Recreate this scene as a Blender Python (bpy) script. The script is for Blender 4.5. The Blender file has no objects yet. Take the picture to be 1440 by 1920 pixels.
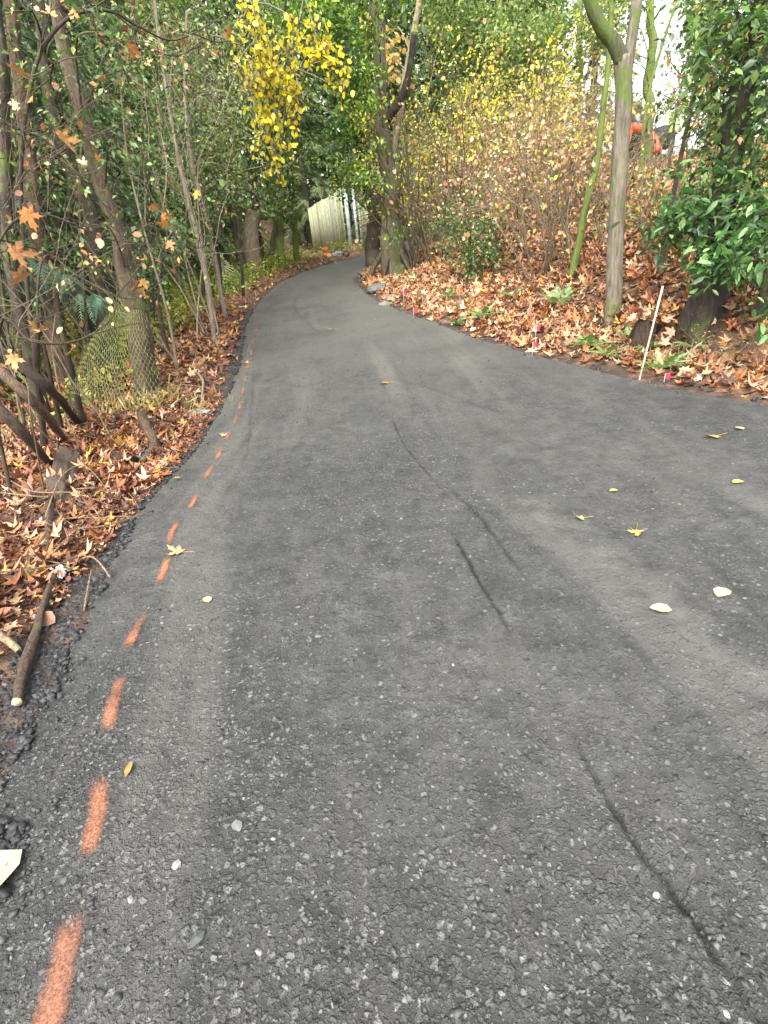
import bpy, math, random
import numpy as np
random.seed(7); rng = np.random.default_rng(7)
EXPO = 2.22
D = bpy.data; SC = bpy.context.scene; COL = SC.collection
TAU = math.tau

# ------------------------------------------------------------------ camera model
F = 1000.; PITCH = math.radians(27); ROLL = math.atan(.104); EYE = np.array([0, 0, 1.5])
cf = np.array([0, math.cos(PITCH), -math.sin(PITCH)])
_r = np.array([1., 0, 0]); _u = np.array([0, math.sin(PITCH), math.cos(PITCH)])
cr = math.cos(ROLL)*_r - math.sin(ROLL)*_u
cu = math.sin(ROLL)*_r + math.cos(ROLL)*_u

def ray(px, py):
    d = cf + cr*(px-720)/F - cu*(py-960)/F
    return d/np.linalg.norm(d)
def P(px, py, Z):                       # point seen at a photo pixel at axial depth Z
    return EYE + (cf + cr*(px-720)/F - cu*(py-960)/F)*Z
def PY(px, py, Z):                      # same, but Z is the depth of the ground under the point
    d = cf + cr*(px-720)/F - cu*(py-960)/F; return EYE + d*(Z*1.06/d[1])
def above(base, px, py, dy=0.):         # point on that pixel's ray standing over a base point
    d = ray(px, py); return EYE + d*((base[1]+dy)/d[1])
def proj(p):
    v = np.asarray(p) - EYE; z = v@cf
    zz = np.where(np.abs(z) < .05, .05, z)
    return 720+F*(v@cr)/zz, 960-F*(v@cu)/zz, z
def inview(p, m=160):
    x, y, z = proj(p); return (z > .2) & (x > -m) & (x < 1440+m) & (y > -m) & (y < 1920+m)

# ------------------------------------------------------------------ noise
def _h(i, j, s):
    n = (i*374761393 + j*668265263 + s*974634777) & 0x7fffffff
    n = ((n ^ (n >> 13))*1274126177) & 0x7fffffff
    return ((n ^ (n >> 16)) & 0xffff)/65535.
def vnoise(x, y, s=0):
    xi = np.floor(x).astype(np.int64); yi = np.floor(y).astype(np.int64)
    fx = x-xi; fy = y-yi; fx = fx*fx*(3-2*fx); fy = fy*fy*(3-2*fy)
    a = _h(xi, yi, s); b = _h(xi+1, yi, s); c = _h(xi, yi+1, s); d = _h(xi+1, yi+1, s)
    return (a*(1-fx)+b*fx)*(1-fy)+(c*(1-fx)+d*fx)*fy - .5
def fbm(x, y, s=0, o=4):
    r = 0; a = 1.
    for k in range(o):
        r = r + a*vnoise(x*2**k+17.3*k, y*2**k-9.1*k, s+k); a *= .5
    return r
def ss(t): t = np.clip(t, 0, 1); return t*t*(3-2*t)

# ------------------------------------------------------------------ road and terrain heights
def _zr(y): s = y-4; return .055*(s+np.sqrt(s*s+2))/2
Z0 = float(_zr(np.array(0.)))
def zr(y): y = np.asarray(y, float); return _zr(np.minimum(y, 24)+.45*np.maximum(y-24, 0)) - Z0
ROWS = [((-1.15, -2.5), (6.5, -2.5)), ((-1.2, -1), (6.4, -1)), ((-1.27, 0.3), (6.2, .3)), ((-1.38, 1.3), (6.0, 1.1)),
        ((-1.5, 2.2), (5.6, 1.7)), ((-1.66, 3.2), (5.0, 2.3)), ((-1.6, 4.05), (3.95, 3.2)), ((-1.57, 5.1), (2.79, 4.6)),
        ((-1.7, 6.9), (1.82, 6.6)), ((-1.9, 8.5), (1.22, 8.3)), ((-2.25, 11.4), (.32, 11.4)), ((-2.3, 14.5), (-.07, 14.4)),
        ((-2.1, 17.3), (.02, 16.6)), ((-1.35, 19.8), (.6, 18.6)), ((-.1, 22.0), (1.5, 19.9)), ((.9, 24), (3.1, 21.6)), ((1.6, 27.5), (4.2, 26.)), ((1.8, 34), (4.6, 33.5))]
def catmull(pts, per):
    pts = np.array(pts, float); n = len(pts); out = []
    for i in range(n-1):
        p0 = pts[max(i-1, 0)]; p1 = pts[i]; p2 = pts[i+1]; p3 = pts[min(i+2, n-1)]
        for k in range(per):
            t = k/per
            out.append(.5*((2*p1)+(-p0+p2)*t+(2*p0-5*p1+4*p2-p3)*t*t+(-p0+3*p1-3*p2+p3)*t**3))
    out.append(pts[-1]); return np.array(out)
LE = catmull([r[0] for r in ROWS], 6); RE = catmull([r[1] for r in ROWS], 6)
LE[:, 0] += .05*np.interp(LE[:, 1], [0, 20], [1, .6])*0
def dist_poly(x, y, poly):
    """distance to polyline and the side (+1 = right of it)"""
    best = np.full(x.shape, 1e9); side = np.zeros(x.shape)
    for a, b in zip(poly[:-1], poly[1:]):
        e = b-a; L2 = e@e
        if L2 < 1e-9: continue
        t = np.clip(((x-a[0])*e[0]+(y-a[1])*e[1])/L2, 0, 1)
        dx = x-(a[0]+t*e[0]); dy = y-(a[1]+t*e[1]); dd = dx*dx+dy*dy
        m = dd < best; best = np.where(m, dd, best)
        s = np.where(e[0]*dy-e[1]*dx < 0, 1., -1.); side = np.where(m, s, side)
    return np.sqrt(best), side
def verge(x, y):
    """dl: metres left of the left edge (neg = inside), dr: metres right of the right edge"""
    a, s = dist_poly(x, y, LE); dl = -s*a
    b, s2 = dist_poly(x, y, RE); dr = s2*b
    return dl, dr
def th(x, y):
    x = np.asarray(x, float); y = np.asarray(y, float)
    dl, dr = verge(x, y); base = zr(y)
    hl = -.012+.10*ss((dl-.12)/.5)+.05*fbm(x*1.3, y*1.3, 3)*ss(dl/.5)+.25*fbm(x*.25, y*.25, 5)*ss(dl/3) \
        + 1.5*ss((y-19)/8)*ss((dl-1.2)/3)*ss((-2.6-x)/2.5)+.06*np.maximum(dl-4, 0)*.3
    cut = .34*ss((dr-.55)/.35)*ss((x-2.7)/.8)                 # the small cut bank at the right
    hb = np.maximum(dr-.7, 0)
    hr = -.012+.12*ss((dr-.1)/.5)+cut+2.5*(1-np.exp(-(hb*.105)**1.15*1.35))*ss((y-1)/4)*np.where(dr > 0, 1, 0)+.07*fbm(x*1.2, y*1.2, 9)*ss(dr/.6)+.35*fbm(x*.3, y*.3, 11)*ss(dr/3)
    inside = (dl < 0) & (dr < 0)
    edge = -np.maximum(dl, dr)
    hin = -.02-.08*ss(edge/.25)
    return base+np.where(inside, hin, np.where(dl >= 0, np.where(dr > 0, np.minimum(hl, hr), hl), hr))
def thp(x, y): return float(th(np.array([x]), np.array([y]))[0])
def G(px, py, zoff=0.):                  # terrain point seen at that photo pixel
    d = ray(px, py); t = np.concatenate([np.arange(.5, 12, .02), np.arange(12, 60, .06)])
    p = EYE+d*t[:, None]; h = np.maximum(th(p[:, 0], p[:, 1]), np.where(isroad(p[:, 0], p[:, 1]), zr(p[:, 1]), -9))
    k = np.argmax(p[:, 2] < h+zoff)
    if not (p[:, 2] < h+zoff).any(): k = len(t)-1
    q = p[k].copy(); q[2] = h[k]; return q
def isroad(x, y):
    dl, dr = verge(x, y); return (dl < 0) & (dr < 0)

# ------------------------------------------------------------------ mesh builder
class MB:
    def __init__(s): s.V = []; s.L = []; s.C = []; s.K = []; s.n = 0
    def add(s, v, loops, counts, col):
        v = np.asarray(v, float).reshape(-1, 3); s.V.append(v); s.L.append(np.asarray(loops, np.int64)+s.n)
        s.K.append(np.asarray(counts, np.int64)); c = np.asarray(col, float)
        s.C.append(np.broadcast_to(c, (len(v), 3)).copy() if c.ndim == 1 else c); s.n += len(v)
    def faces(s, v, fs, col=(1, 1, 1)):
        s.add(v, [i for f in fs for i in f], [len(f) for f in fs], col)
    def inst(s, tpl, T, M, C):
        """tpl=(verts, loops, counts, shade), T (n,3), M (n,3,3), C (n,3)"""
        v, l, k = tpl[0], tpl[1], tpl[2]; n = len(T)
        if n == 0: return
        W = np.einsum('nij,kj->nki', M, v)+T[:, None, :]
        LL = (l[None, :]+np.arange(n)[:, None]*len(v)).ravel()
        sh = tpl[3][None, :, None] if len(tpl) > 3 else 1.
        CC = (np.asarray(C)[:, None, :]*np.ones((1, len(v), 1))*sh).reshape(-1, 3)
        s.add(W.reshape(-1, 3), LL, np.tile(k, n), CC)
    def tube(s, pts, rad, sides=6, col=(1, 1, 1), cap=True, rough=0.):
        pts = np.asarray(pts, float); n = len(pts); rad = np.broadcast_to(np.asarray(rad, float), (n,))
        t = np.gradient(pts, axis=0); t /= np.linalg.norm(t, axis=1)[:, None]+1e-9
        ref = np.array([0, 0, 1.]) if abs(t[0][2]) < .8 else np.array([1., 0, 0])
        a = np.cross(t, ref); a /= np.linalg.norm(a, axis=1)[:, None]+1e-9; b = np.cross(t, a)
        an = np.arange(sides)/sides*TAU
        R = rad[:, None]*np.ones((1, sides))
        if rough:
            ln = np.concatenate([[0], np.cumsum(np.linalg.norm(np.diff(pts, axis=0), axis=1))])[:, None]/(rad.max()+1e-9); sd_ = int(rng.integers(1000))
            ca, sa = np.cos(an)[None, :], np.sin(an)[None, :]
            R = R*(1+rough*(1.6*fbm(ca*1.3+ln*.07, sa*1.3+ln*.05, sd_, 3)+1.0*fbm(ca*3.1+ln*.15, sa*3.1-ln*.1, sd_+5, 3)+.9*fbm(ln*.35+ca*.6, sa*.6, sd_+9, 2)))
        v = pts[:, None, :]+R[:, :, None]*(np.cos(an)[None, :, None]*a[:, None, :]+np.sin(an)[None, :, None]*b[:, None, :])
        i = np.arange(n-1)[:, None]*sides; j = np.arange(sides)[None, :]; j2 = (j+1) % sides
        q = np.stack([i+j, i+j2, i+sides+j2, i+sides+j], -1).reshape(-1, 4)
        loops = list(q.ravel()); cnt = [4]*len(q)
        if cap and sides > 3:
            loops += list(range((n-1)*sides, n*sides)); cnt.append(sides)
            loops += list(range(sides-1, -1, -1)); cnt.append(sides)
        s.add(v.reshape(-1, 3), loops, cnt, col)
    def box(s, c, size, R=None, col=(1, 1, 1)):
        h = np.array(size)/2
        v = np.array([[x, y, z] for x in(-1, 1) for y in(-1, 1) for z in(-1, 1)])*h
        if R is not None: v = v@np.asarray(R).T
        s.faces(v+np.asarray(c), [(0, 1, 3, 2), (4, 6, 7, 5), (0, 4, 5, 1), (2, 3, 7, 6), (0, 2, 6, 4), (1, 5, 7, 3)], col)
    def mesh(s, name, mat, smooth=False):
        me = D.meshes.new(name); V = np.concatenate(s.V).astype(np.float32); L = np.concatenate(s.L).astype(np.int32); K = np.concatenate(s.K).astype(np.int32)
        me.vertices.add(len(V)); me.vertices.foreach_set('co', V.ravel())
        me.loops.add(len(L)); me.loops.foreach_set('vertex_index', L)
        me.polygons.add(len(K)); me.polygons.foreach_set('loop_start', np.concatenate([[0], np.cumsum(K)[:-1]]).astype(np.int32))
        if smooth: me.polygons.foreach_set('use_smooth', np.ones(len(K), bool))
        at = me.color_attributes.new('Col', 'FLOAT_COLOR', 'POINT')
        C = np.ones((len(V), 4), np.float32); C[:, :3] = np.concatenate(s.C); at.data.foreach_set('color', C.ravel())
        me.update(calc_edges=True); me.validate(); me.materials.append(mat); return me
    def build(s, name, mat, parent=None, smooth=False, origin=None):
        if origin is not None:
            s.V = [v-np.asarray(origin) for v in s.V]
        o = D.objects.new(name, s.mesh(name, mat, smooth)); COL.objects.link(o)
        if origin is not None: o.location = origin
        if parent: o.parent = parent
        return o
def tag(o, label=None, cat=None, group=None, kind=None):
    if label: o['label'] = label
    if cat: o['category'] = cat
    if group: o['group'] = group
    if kind: o['kind'] = kind
    return o
def empty(name, loc, label, cat, group=None):
    o = D.objects.new(name, None); COL.objects.link(o); o.location = loc; o.empty_display_size = .1
    return tag(o, label, cat, group)
def part(mb, name, mat, root, smooth=False):
    """world-space builder to a child of root (root unrotated)"""
    loc = np.array(root.location); p = root.parent
    while p is not None: loc = loc+np.array(p.location); p = p.parent
    mb.V = [v-loc for v in mb.V]
    o = D.objects.new(name, mb.mesh(name, mat, smooth)); COL.objects.link(o); o.parent = root; return o

# ------------------------------------------------------------------ orientation helpers
def rotmats(n, up_bias=0., droop=None, scale=None, r=rng):
    """random frames: y = leaf axis, z = leaf normal"""
    nz = r.normal(size=(n, 3)); nz[:, 2] = np.abs(nz[:, 2])+up_bias; nz /= np.linalg.norm(nz, axis=1)[:, None]
    ax = r.normal(size=(n, 3))
    if droop is not None: ax[:, 2] -= droop
    ax -= nz*(ax*nz).sum(1)[:, None]; ax /= np.linalg.norm(ax, axis=1)[:, None]+1e-9
    if droop is not None and droop > 0:
        pass
    x = np.cross(ax, nz); M = np.stack([x, ax, nz], -1)
    if scale is not None: M = M*np.asarray(scale)[:, None, None]
    return M
def palette(n, cols, w=None, var=.25, r=rng):
    cols = np.array(cols); w = None if w is None else np.array(w)/sum(w)
    c = cols[r.choice(len(cols), n, p=w)]
    return np.clip(c*(1+var*(r.random((n, 1))-.5)*2)*(1+.12*(r.random((n, 3))-.5)), 0, .95)

# ------------------------------------------------------------------ leaf templates
def tpl(v, fs, shade=None):
    v = np.array(v, float); l = np.array([i for f in fs for i in f]); k = np.array([len(f) for f in fs])
    return (v, l, k, np.ones(len(v)) if shade is None else np.array(shade, float))
OVAL = tpl([(0, 0, 0), (.0, .55, -.03), (0, 1, -.1), (-.27, .45, .08), (.27, .45, .08)], [(0, 4, 2, 1), (0, 1, 2, 3)])
LAUREL = tpl([(0, 0, 0), (0, .5, 0), (0, 1, -.14), (-.16, .3, .05), (-.15, .7, .01), (.16, .3, .05), (.15, .7, .01)],
             [(0, 5, 1), (5, 6, 1), (1, 6, 2), (0, 1, 3), (1, 4, 3), (1, 2, 4)])
ROUND = tpl([(0, 0, 0), (.32, .2, .05), (.4, .55, .03), (.22, .85, -.04), (0, 1, -.1), (-.22, .85, -.04), (-.4, .55, .03), (-.32, .2, .05)], [(0, 1, 2, 3, 4), (0, 4, 5, 6, 7)])
SLIM = tpl([(-.06, 0, 0), (.06, 0, 0), (.04, 1, -.15), (-.04, 1, -.15)], [(0, 1, 2, 3)])
def maple(detail=True, curl=.25, seed=0):
    """five-lobed leaf, stalk at origin, tip at y=1"""
    r = np.random.default_rng(seed); pts = []
    lobes = [(-118, .52), (-60, .8), (0, 1.0), (60, .8), (118, .52)]
    c = np.array([0, .3])
    for i, (a, L) in enumerate(lobes):
        L = L*.72*(1+.12*(r.random()-.5)); a = a+8*(r.random()-.5)
        def pt(da, rr): t = math.radians(a+da); return c+np.array([math.sin(t), math.cos(t)])*rr
        if detail:
            for da, k in ((-19, .52), (-17, .74), (-8, .72), (0, 1), (8, .72), (17, .74), (19, .52)): pts.append(pt(da, L*k))
        else:
            for da, k in ((-14, .66), (0, 1), (14, .66)): pts.append(pt(da, L*k))
        if i < 4:
            t = math.radians(a+30); pts.append(c+np.array([math.sin(t), math.cos(t)])*(.24 if detail else .26))
    pts.append(np.array([.06, .1])); pts.append(np.array([0, .02])); pts.append(np.array([-.06, .1]))
    pts = np.array(pts); k1 = curl*(.6+r.random()); k2 = curl*(r.random()-.5)*2; ph = r.random()*TAU
    def z(q):
        d = q-c; rr = np.hypot(d[..., 0], d[..., 1]); an = np.arctan2(d[..., 0], d[..., 1])
        return k1*rr*rr*(1+.8*np.cos(2*an+ph))+k2*d[..., 0]*d[..., 1]*1.5
    n = len(pts)
    V = [(c[0], c[1], float(z(c)))]
    if detail:
        mid = c+(pts-c)*.55
        V += [(*m, float(z(m))+.012*math.cos(i*2.4)) for i, m in enumerate(mid)]
        V += [(*p, float(z(p))) for p in pts]
        fs = [(0, 1+(i+1) % n, 1+i) for i in range(n)]+[(1+i, 1+(i+1) % n, 1+n+(i+1) % n, 1+n+i) for i in range(n)]
        sh = [.85]+[1.05]*n+[.92]*n
    else:
        V += [(*p, float(z(p))) for p in pts]; fs = [(0, 1+(i+1) % n, 1+i) for i in range(n)]; sh = [.85]+[1.]*n
    fs = [tuple(reversed(f)) for f in fs]
    return tpl(V, fs, sh)
MAPLES = [maple(False, .35, s) for s in range(5)]+[maple(False, .8, s) for s in range(5, 9)]
BIGMAPLES = [maple(True, c, s+20) for s, c in enumerate([.12, .3, .5, .75])]
def frond(npair=9, L=1., w=.34, lw=.05, droop=.25, seed=0, taper=True):
    """flat spray of narrow leaflets along y"""
    r = np.random.default_rng(seed); V = []; Fs = []
    for i in range(npair):
        t = (i+.6)/npair; y = t*L; z = -droop*t*t
        wl = w*((1-t)**.7 if taper else math.sin(math.pi*min(1, t*.9+.12)))*(1+.3*(r.random()-.5))
        for sgn in (-1, 1):
            a = math.radians(52+10*r.random()); dx = sgn*math.sin(a)*wl; dy = math.cos(a)*wl; dz = -.25*wl*r.random()-.04
            b = len(V); V += [(0, y-lw*.5, z), (0, y+lw*.5, z), (dx, dy+y+lw*.3, z+dz), (dx*.97, dy+y-lw*.3, z+dz)]
            Fs.append((b, b+1, b+2, b+3))
    b = len(V); V += [(-.012, 0, 0), (.012, 0, 0), (.006, L, -droop), (-.006, L, -droop)]; Fs.append((b, b+1, b+2, b+3))
    return tpl(V, Fs)
SPRAY = [frond(8, 1, .42, .10, .35, s) for s in range(3)]
FINE = [frond(13, 1, .30, .05, .4, s+9) for s in range(3)]
FERN = frond(13, 1, .2, .055, .35, 5, taper=False)

# ------------------------------------------------------------------ materials
def mat(name): m = D.materials.new(name); m.use_nodes = True; nt = m.node_tree; nt.nodes.clear(); return m, nt
def N(nt, t, **kw):
    n = nt.nodes.new(t)
    for k, v in kw.items():
        if k in n.inputs: n.inputs[k].default_value = v
        else: setattr(n, k, v)
    return n
def link(nt, a, b): nt.links.new(a, b)
def mixrgb(nt, fac, a, b, mode='MIX'):
    n = nt.nodes.new('ShaderNodeMix'); n.data_type = 'RGBA'; n.blend_type = mode
    for s, v in((n.inputs[0], fac), (n.inputs[6], a), (n.inputs[7], b)):
        if isinstance(v, bpy.types.NodeSocket): nt.links.new(v, s)
        else: s.default_value = v if not isinstance(v, tuple) or len(v) == 4 else (*v, 1)
    return n.outputs[2]
def noise(nt, scale, detail=4, vec=None, rough=.55):
    n = N(nt, 'ShaderNodeTexNoise'); n.inputs['Scale'].default_value = scale; n.inputs['Detail'].default_value = detail; n.inputs['Roughness'].default_value = rough
    if vec is not None: link(nt, vec, n.inputs['Vector'])
    return n.outputs['Fac']
def ramp(nt, fac, stops):
    n = nt.nodes.new('ShaderNodeValToRGB'); e = n.color_ramp.elements
    while len(e) > 1: e.remove(e[-1])
    e[0].position = stops[0][0]; c = stops[0][1]; e[0].color = (*c, 1) if isinstance(c, tuple) else (c, c, c, 1)
    for p, c in stops[1:]:
        x = e.new(p); x.color = (*c, 1) if isinstance(c, tuple) else (c, c, c, 1)
    link(nt, fac, n.inputs[0]); return n.outputs[0]
def foliage(name, rough=.5, trans=.3, spec=.4, tw=1.25):
    m, nt = mat(name); o = N(nt, 'ShaderNodeOutputMaterial'); at = N(nt, 'ShaderNodeAttribute', attribute_name='Col')
    geo = N(nt, 'ShaderNodeNewGeometry')
    v = ramp(nt, noise(nt, 45, 3, geo.outputs['Position']), [(.3, .68), (.7, 1.2)])
    c = mixrgb(nt, 1., at.outputs['Color'], v, 'MULTIPLY')
    b = N(nt, 'ShaderNodeBsdfPrincipled', Roughness=rough); b.inputs['Specular IOR Level'].default_value = spec
    link(nt, c, b.inputs['Base Color'])
    t = N(nt, 'ShaderNodeBsdfTranslucent'); link(nt, mixrgb(nt, 1., c, (tw, tw, .8*tw), 'MULTIPLY'), t.inputs['Color'])
    mx = N(nt, 'ShaderNodeMixShader'); mx.inputs[0].default_value = trans
    link(nt, b.outputs[0], mx.inputs[1]); link(nt, t.outputs[0], mx.inputs[2]); link(nt, mx.outputs[0], o.inputs[0]); return m
def bark(name, c1, c2, moss=.3, mosscol=(.09, .13, .02), scale=14):
    m, nt = mat(name); o = N(nt, 'ShaderNodeOutputMaterial'); tc = N(nt, 'ShaderNodeNewGeometry')
    mp = N(nt, 'ShaderNodeMapping'); mp.inputs['Scale'].default_value = (1, 1, .18); link(nt, tc.outputs['Position'], mp.inputs[0])
    f = noise(nt, scale*2.2, 6, mp.outputs[0], .65)
    c = ramp(nt, f, [(.3, tuple(c1)), (.52, tuple(np.array(c1)*.45+np.array(c2)*.55)), (.72, tuple(c2))])
    g = ramp(nt, noise(nt, 3.2, 6, tc.outputs['Position'], .7), [(.62-moss*.35, 0.), (.72-moss*.35, 1.)])
    at = N(nt, 'ShaderNodeAttribute', attribute_name='Col')
    c = mixrgb(nt, g, c, mosscol); c = mixrgb(nt, 1., c, at.outputs['Color'], 'MULTIPLY')
    b = N(nt, 'ShaderNodeBsdfPrincipled', Roughness=.85); link(nt, c, b.inputs['Base Color'])
    bp = N(nt, 'ShaderNodeBump', Strength=1., Distance=.035); link(nt, f, bp.inputs['Height']); link(nt, bp.outputs[0], b.inputs['Normal'])
    link(nt, b.outputs[0], o.inputs[0]); return m
def plain(name, col, rough=.6, metal=0., var=.25, scale=20, spec=.4, bd=.01):
    m, nt = mat(name); o = N(nt, 'ShaderNodeOutputMaterial'); g = N(nt, 'ShaderNodeNewGeometry')
    c = np.array(col); f = noise(nt, scale, 5, g.outputs['Position'])
    cc = ramp(nt, f, [(.3, tuple(c*(1-var))), (.7, tuple(np.clip(c*(1+var), 0, 1)))])
    at = N(nt, 'ShaderNodeAttribute', attribute_name='Col'); cc = mixrgb(nt, 1., cc, at.outputs['Color'], 'MULTIPLY')
    b = N(nt, 'ShaderNodeBsdfPrincipled', Roughness=rough, Metallic=metal); b.inputs['Specular IOR Level'].default_value = spec
    link(nt, cc, b.inputs['Base Color']); bp = N(nt, 'ShaderNodeBump', Strength=.3, Distance=bd); link(nt, f, bp.inputs['Height']); link(nt, bp.outputs[0], b.inputs['Normal'])
    link(nt, b.outputs[0], o.inputs[0]); return m
LEAF = foliage('leaf', .5, .42); GLOSS = foliage('glossy_leaf', .42, .34, .45); LITTER = foliage('dead_leaf', .55, .12, .35, 1.0); NEEDLE = foliage('needle', .6, .4, .3)
BARK_DARK = bark('dark_bark', (.016, .012, .009), (.085, .065, .045), .25)
BARK_GREY = bark('grey_bark', (.05, .04, .028), (.24, .205, .15), .35)
BARK_TAN = bark('tan_bark', (.10, .075, .05), (.33, .27, .20), .05, scale=22)
BARK_MOSS = bark('mossy_bark', (.025, .02, .013), (.14, .12, .08), .75, (.10, .14, .02))
WOOD = bark('rotten_wood', (.022, .014, .009), (.15, .105, .07), 0.0, scale=34)
PALEWOOD = plain('pale_wood', (.42, .34, .2), .7)
STONE = plain('stone', (1, 1, 1), .68, var=.3, scale=150, bd=.001)
VC = plain('painted', (1, 1, 1), .5, var=.12, scale=12)

def asphalt_mat():
    m, nt = mat('asphalt_grindings'); o = N(nt, 'ShaderNodeOutputMaterial'); g = N(nt, 'ShaderNodeNewGeometry'); pos = g.outputs['Position']
    at = N(nt, 'ShaderNodeAttribute', attribute_name='Col')            # r: groove dirt, g: coarse stones, near shade, b: dusty tint and far sheen
    sp = N(nt, 'ShaderNodeSeparateColor'); link(nt, at.outputs['Color'], sp.inputs[0])
    big = noise(nt, .9, 5, pos, .6); mid = noise(nt, 7, 6, pos, .65); fine = noise(nt, 160, 4, pos, .7)
    base = ramp(nt, big, [(.3, (.0285, .0295, .0280)), (.5, (.0385, .0390, .0365)), (.7, (.051, .0500, .0455))])
    base = mixrgb(nt, 1., base, ramp(nt, mid, [(.3, .5), (.5, 1.), (.75, 1.5)]), 'MULTIPLY')
    base = mixrgb(nt, 1., base, ramp(nt, fine, [(.3, .55), (.5, 1.), (.72, 1.5)]), 'MULTIPLY')
    base = mixrgb(nt, 1., base, ramp(nt, noise(nt, 34, 5, pos, .7), [(.3, .62), (.5, 1.), (.7, 1.4)]), 'MULTIPLY')
    # streaks raked along the road
    mp = N(nt, 'ShaderNodeMapping'); mp.inputs['Scale'].default_value = (3.2, .55, 1); mp.inputs['Rotation'].default_value = (0, 0, .1); link(nt, pos, mp.inputs[0])
    base = mixrgb(nt, ramp(nt, noise(nt, 1.6, 6, mp.outputs[0], .7), [(.5, 0.), (.68, .5)]), base, (.076, .070, .060))
    dark = N(nt, 'ShaderNodeMapping'); dark.inputs['Scale'].default_value = (2.2, 4.5, 1); link(nt, pos, dark.inputs[0])
    base = mixrgb(nt, ramp(nt, noise(nt, 1.3, 7, dark.outputs[0], .75), [(.57, 0.), (.68, .7)]), base, (.017, .017, .0165))
    base = mixrgb(nt, 1., base, ramp(nt, sp.outputs[1], [(.15, 1.), (.95, .62)]), 'MULTIPLY')  # coarse patches darkened; also paints the shade nearest the camera into the colour
    # aggregate
    hs = None
    wn = N(nt, 'ShaderNodeTexNoise'); wn.inputs['Scale'].default_value = 60; link(nt, pos, wn.inputs['Vector'])
    wv = N(nt, 'ShaderNodeVectorMath', operation='MULTIPLY_ADD'); link(nt, wn.outputs['Color'], wv.inputs[0]); wv.inputs[1].default_value = (.022, .022, .022); link(nt, pos, wv.inputs[2]); wpos = wv.outputs[0]
    for sc, lo, col in ((34., .60, (.054, .054, .051)), (62., .62, (.060, .060, .057)), (110., .72, (.068, .068, .064)), (44., .95, (.14, .14, .13)), (80., .95, (.16, .16, .15))):
        v = N(nt, 'ShaderNodeTexVoronoi'); v.inputs['Scale'].default_value = sc; link(nt, wpos, v.inputs['Vector'])
        s2 = N(nt, 'ShaderNodeSeparateColor'); link(nt, v.outputs['Color'], s2.inputs[0])
        thr = N(nt, 'ShaderNodeMath', operation='MULTIPLY_ADD'); link(nt, sp.outputs[1], thr.inputs[0]); thr.inputs[1].default_value = .34; link(nt, s2.outputs[0], thr.inputs[2])
        on = ramp(nt, thr.outputs[0], [(lo, 0.), (lo+.03, 1.)])
        sh = ramp(nt, v.outputs['Distance'], [(.30, 1.), (.46, 0.)])
        mk = N(nt, 'ShaderNodeMath', operation='MULTIPLY'); link(nt, on, mk.inputs[0]); link(nt, sh, mk.inputs[1])
        f2 = N(nt, 'ShaderNodeMath', operation='MULTIPLY'); link(nt, mk.outputs[0], f2.inputs[0]); link(nt, s2.outputs[2], f2.inputs[1])
        base = mixrgb(nt, f2.outputs[0], base, col)
        if hs is None: hs = mk.outputs[0]
        else:
            a = N(nt, 'ShaderNodeMath', operation='ADD'); link(nt, hs, a.inputs[0]); link(nt, mk.outputs[0], a.inputs[1]); hs = a.outputs[0]
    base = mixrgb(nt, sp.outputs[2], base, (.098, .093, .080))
    base = mixrgb(nt, sp.outputs[0], base, (.0045, .005, .005))
    b = N(nt, 'ShaderNodeBsdfPrincipled', Roughness=.62); b.inputs['Specular IOR Level'].default_value = .35; link(nt, base, b.inputs['Base Color'])
    h = N(nt, 'ShaderNodeMath', operation='MULTIPLY_ADD'); link(nt, fine, h.inputs[0]); h.inputs[1].default_value = .9; link(nt, hs, h.inputs[2])
    h2 = N(nt, 'ShaderNodeMath', operation='MULTIPLY_ADD'); link(nt, mid, h2.inputs[0]); h2.inputs[1].default_value = 1.5; link(nt, h.outputs[0], h2.inputs[2])
    bp = N(nt, 'ShaderNodeBump', Strength=.75, Distance=.007); link(nt, h2.outputs[0], bp.inputs['Height']); link(nt, bp.outputs[0], b.inputs['Normal'])
    link(nt, b.outputs[0], o.inputs[0]); return m
def soil_mat():
    m, nt = mat('forest_soil'); o = N(nt, 'ShaderNodeOutputMaterial'); g = N(nt, 'ShaderNodeNewGeometry'); pos = g.outputs['Position']
    at = N(nt, 'ShaderNodeAttribute', attribute_name='Col')
    c = ramp(nt, noise(nt, 9, 8, pos, .7), [(.3, (.022, .014, .009)), (.5, (.06, .036, .022)), (.7, (.13, .075, .045))])
    v = N(nt, 'ShaderNodeTexVoronoi'); v.inputs['Scale'].default_value = 16; link(nt, pos, v.inputs['Vector'])
    s2 = N(nt, 'ShaderNodeSeparateColor'); link(nt, v.outputs['Color'], s2.inputs[0])
    lf = ramp(nt, s2.outputs[0], [(0., (.07, .035, .02)), (.4, (.22, .10, .05)), (.7, (.33, .16, .08)), (1., (.4, .24, .13))])
    c = mixrgb(nt, ramp(nt, noise(nt, 5, 5, pos), [(.4, 0.), (.6, .75)]), c, lf)
    c = mixrgb(nt, 1., c, at.outputs['Color'], 'MULTIPLY')
    b = N(nt, 'ShaderNodeBsdfPrincipled', Roughness=.9); link(nt, c, b.inputs['Base Color'])
    bp = N(nt, 'ShaderNodeBump', Strength=1., Distance=.04); link(nt, noise(nt, 30, 6, pos, .7), bp.inputs['Height']); link(nt, bp.outputs[0], b.inputs['Normal'])
    link(nt, b.outputs[0], o.inputs[0]); return m
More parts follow.
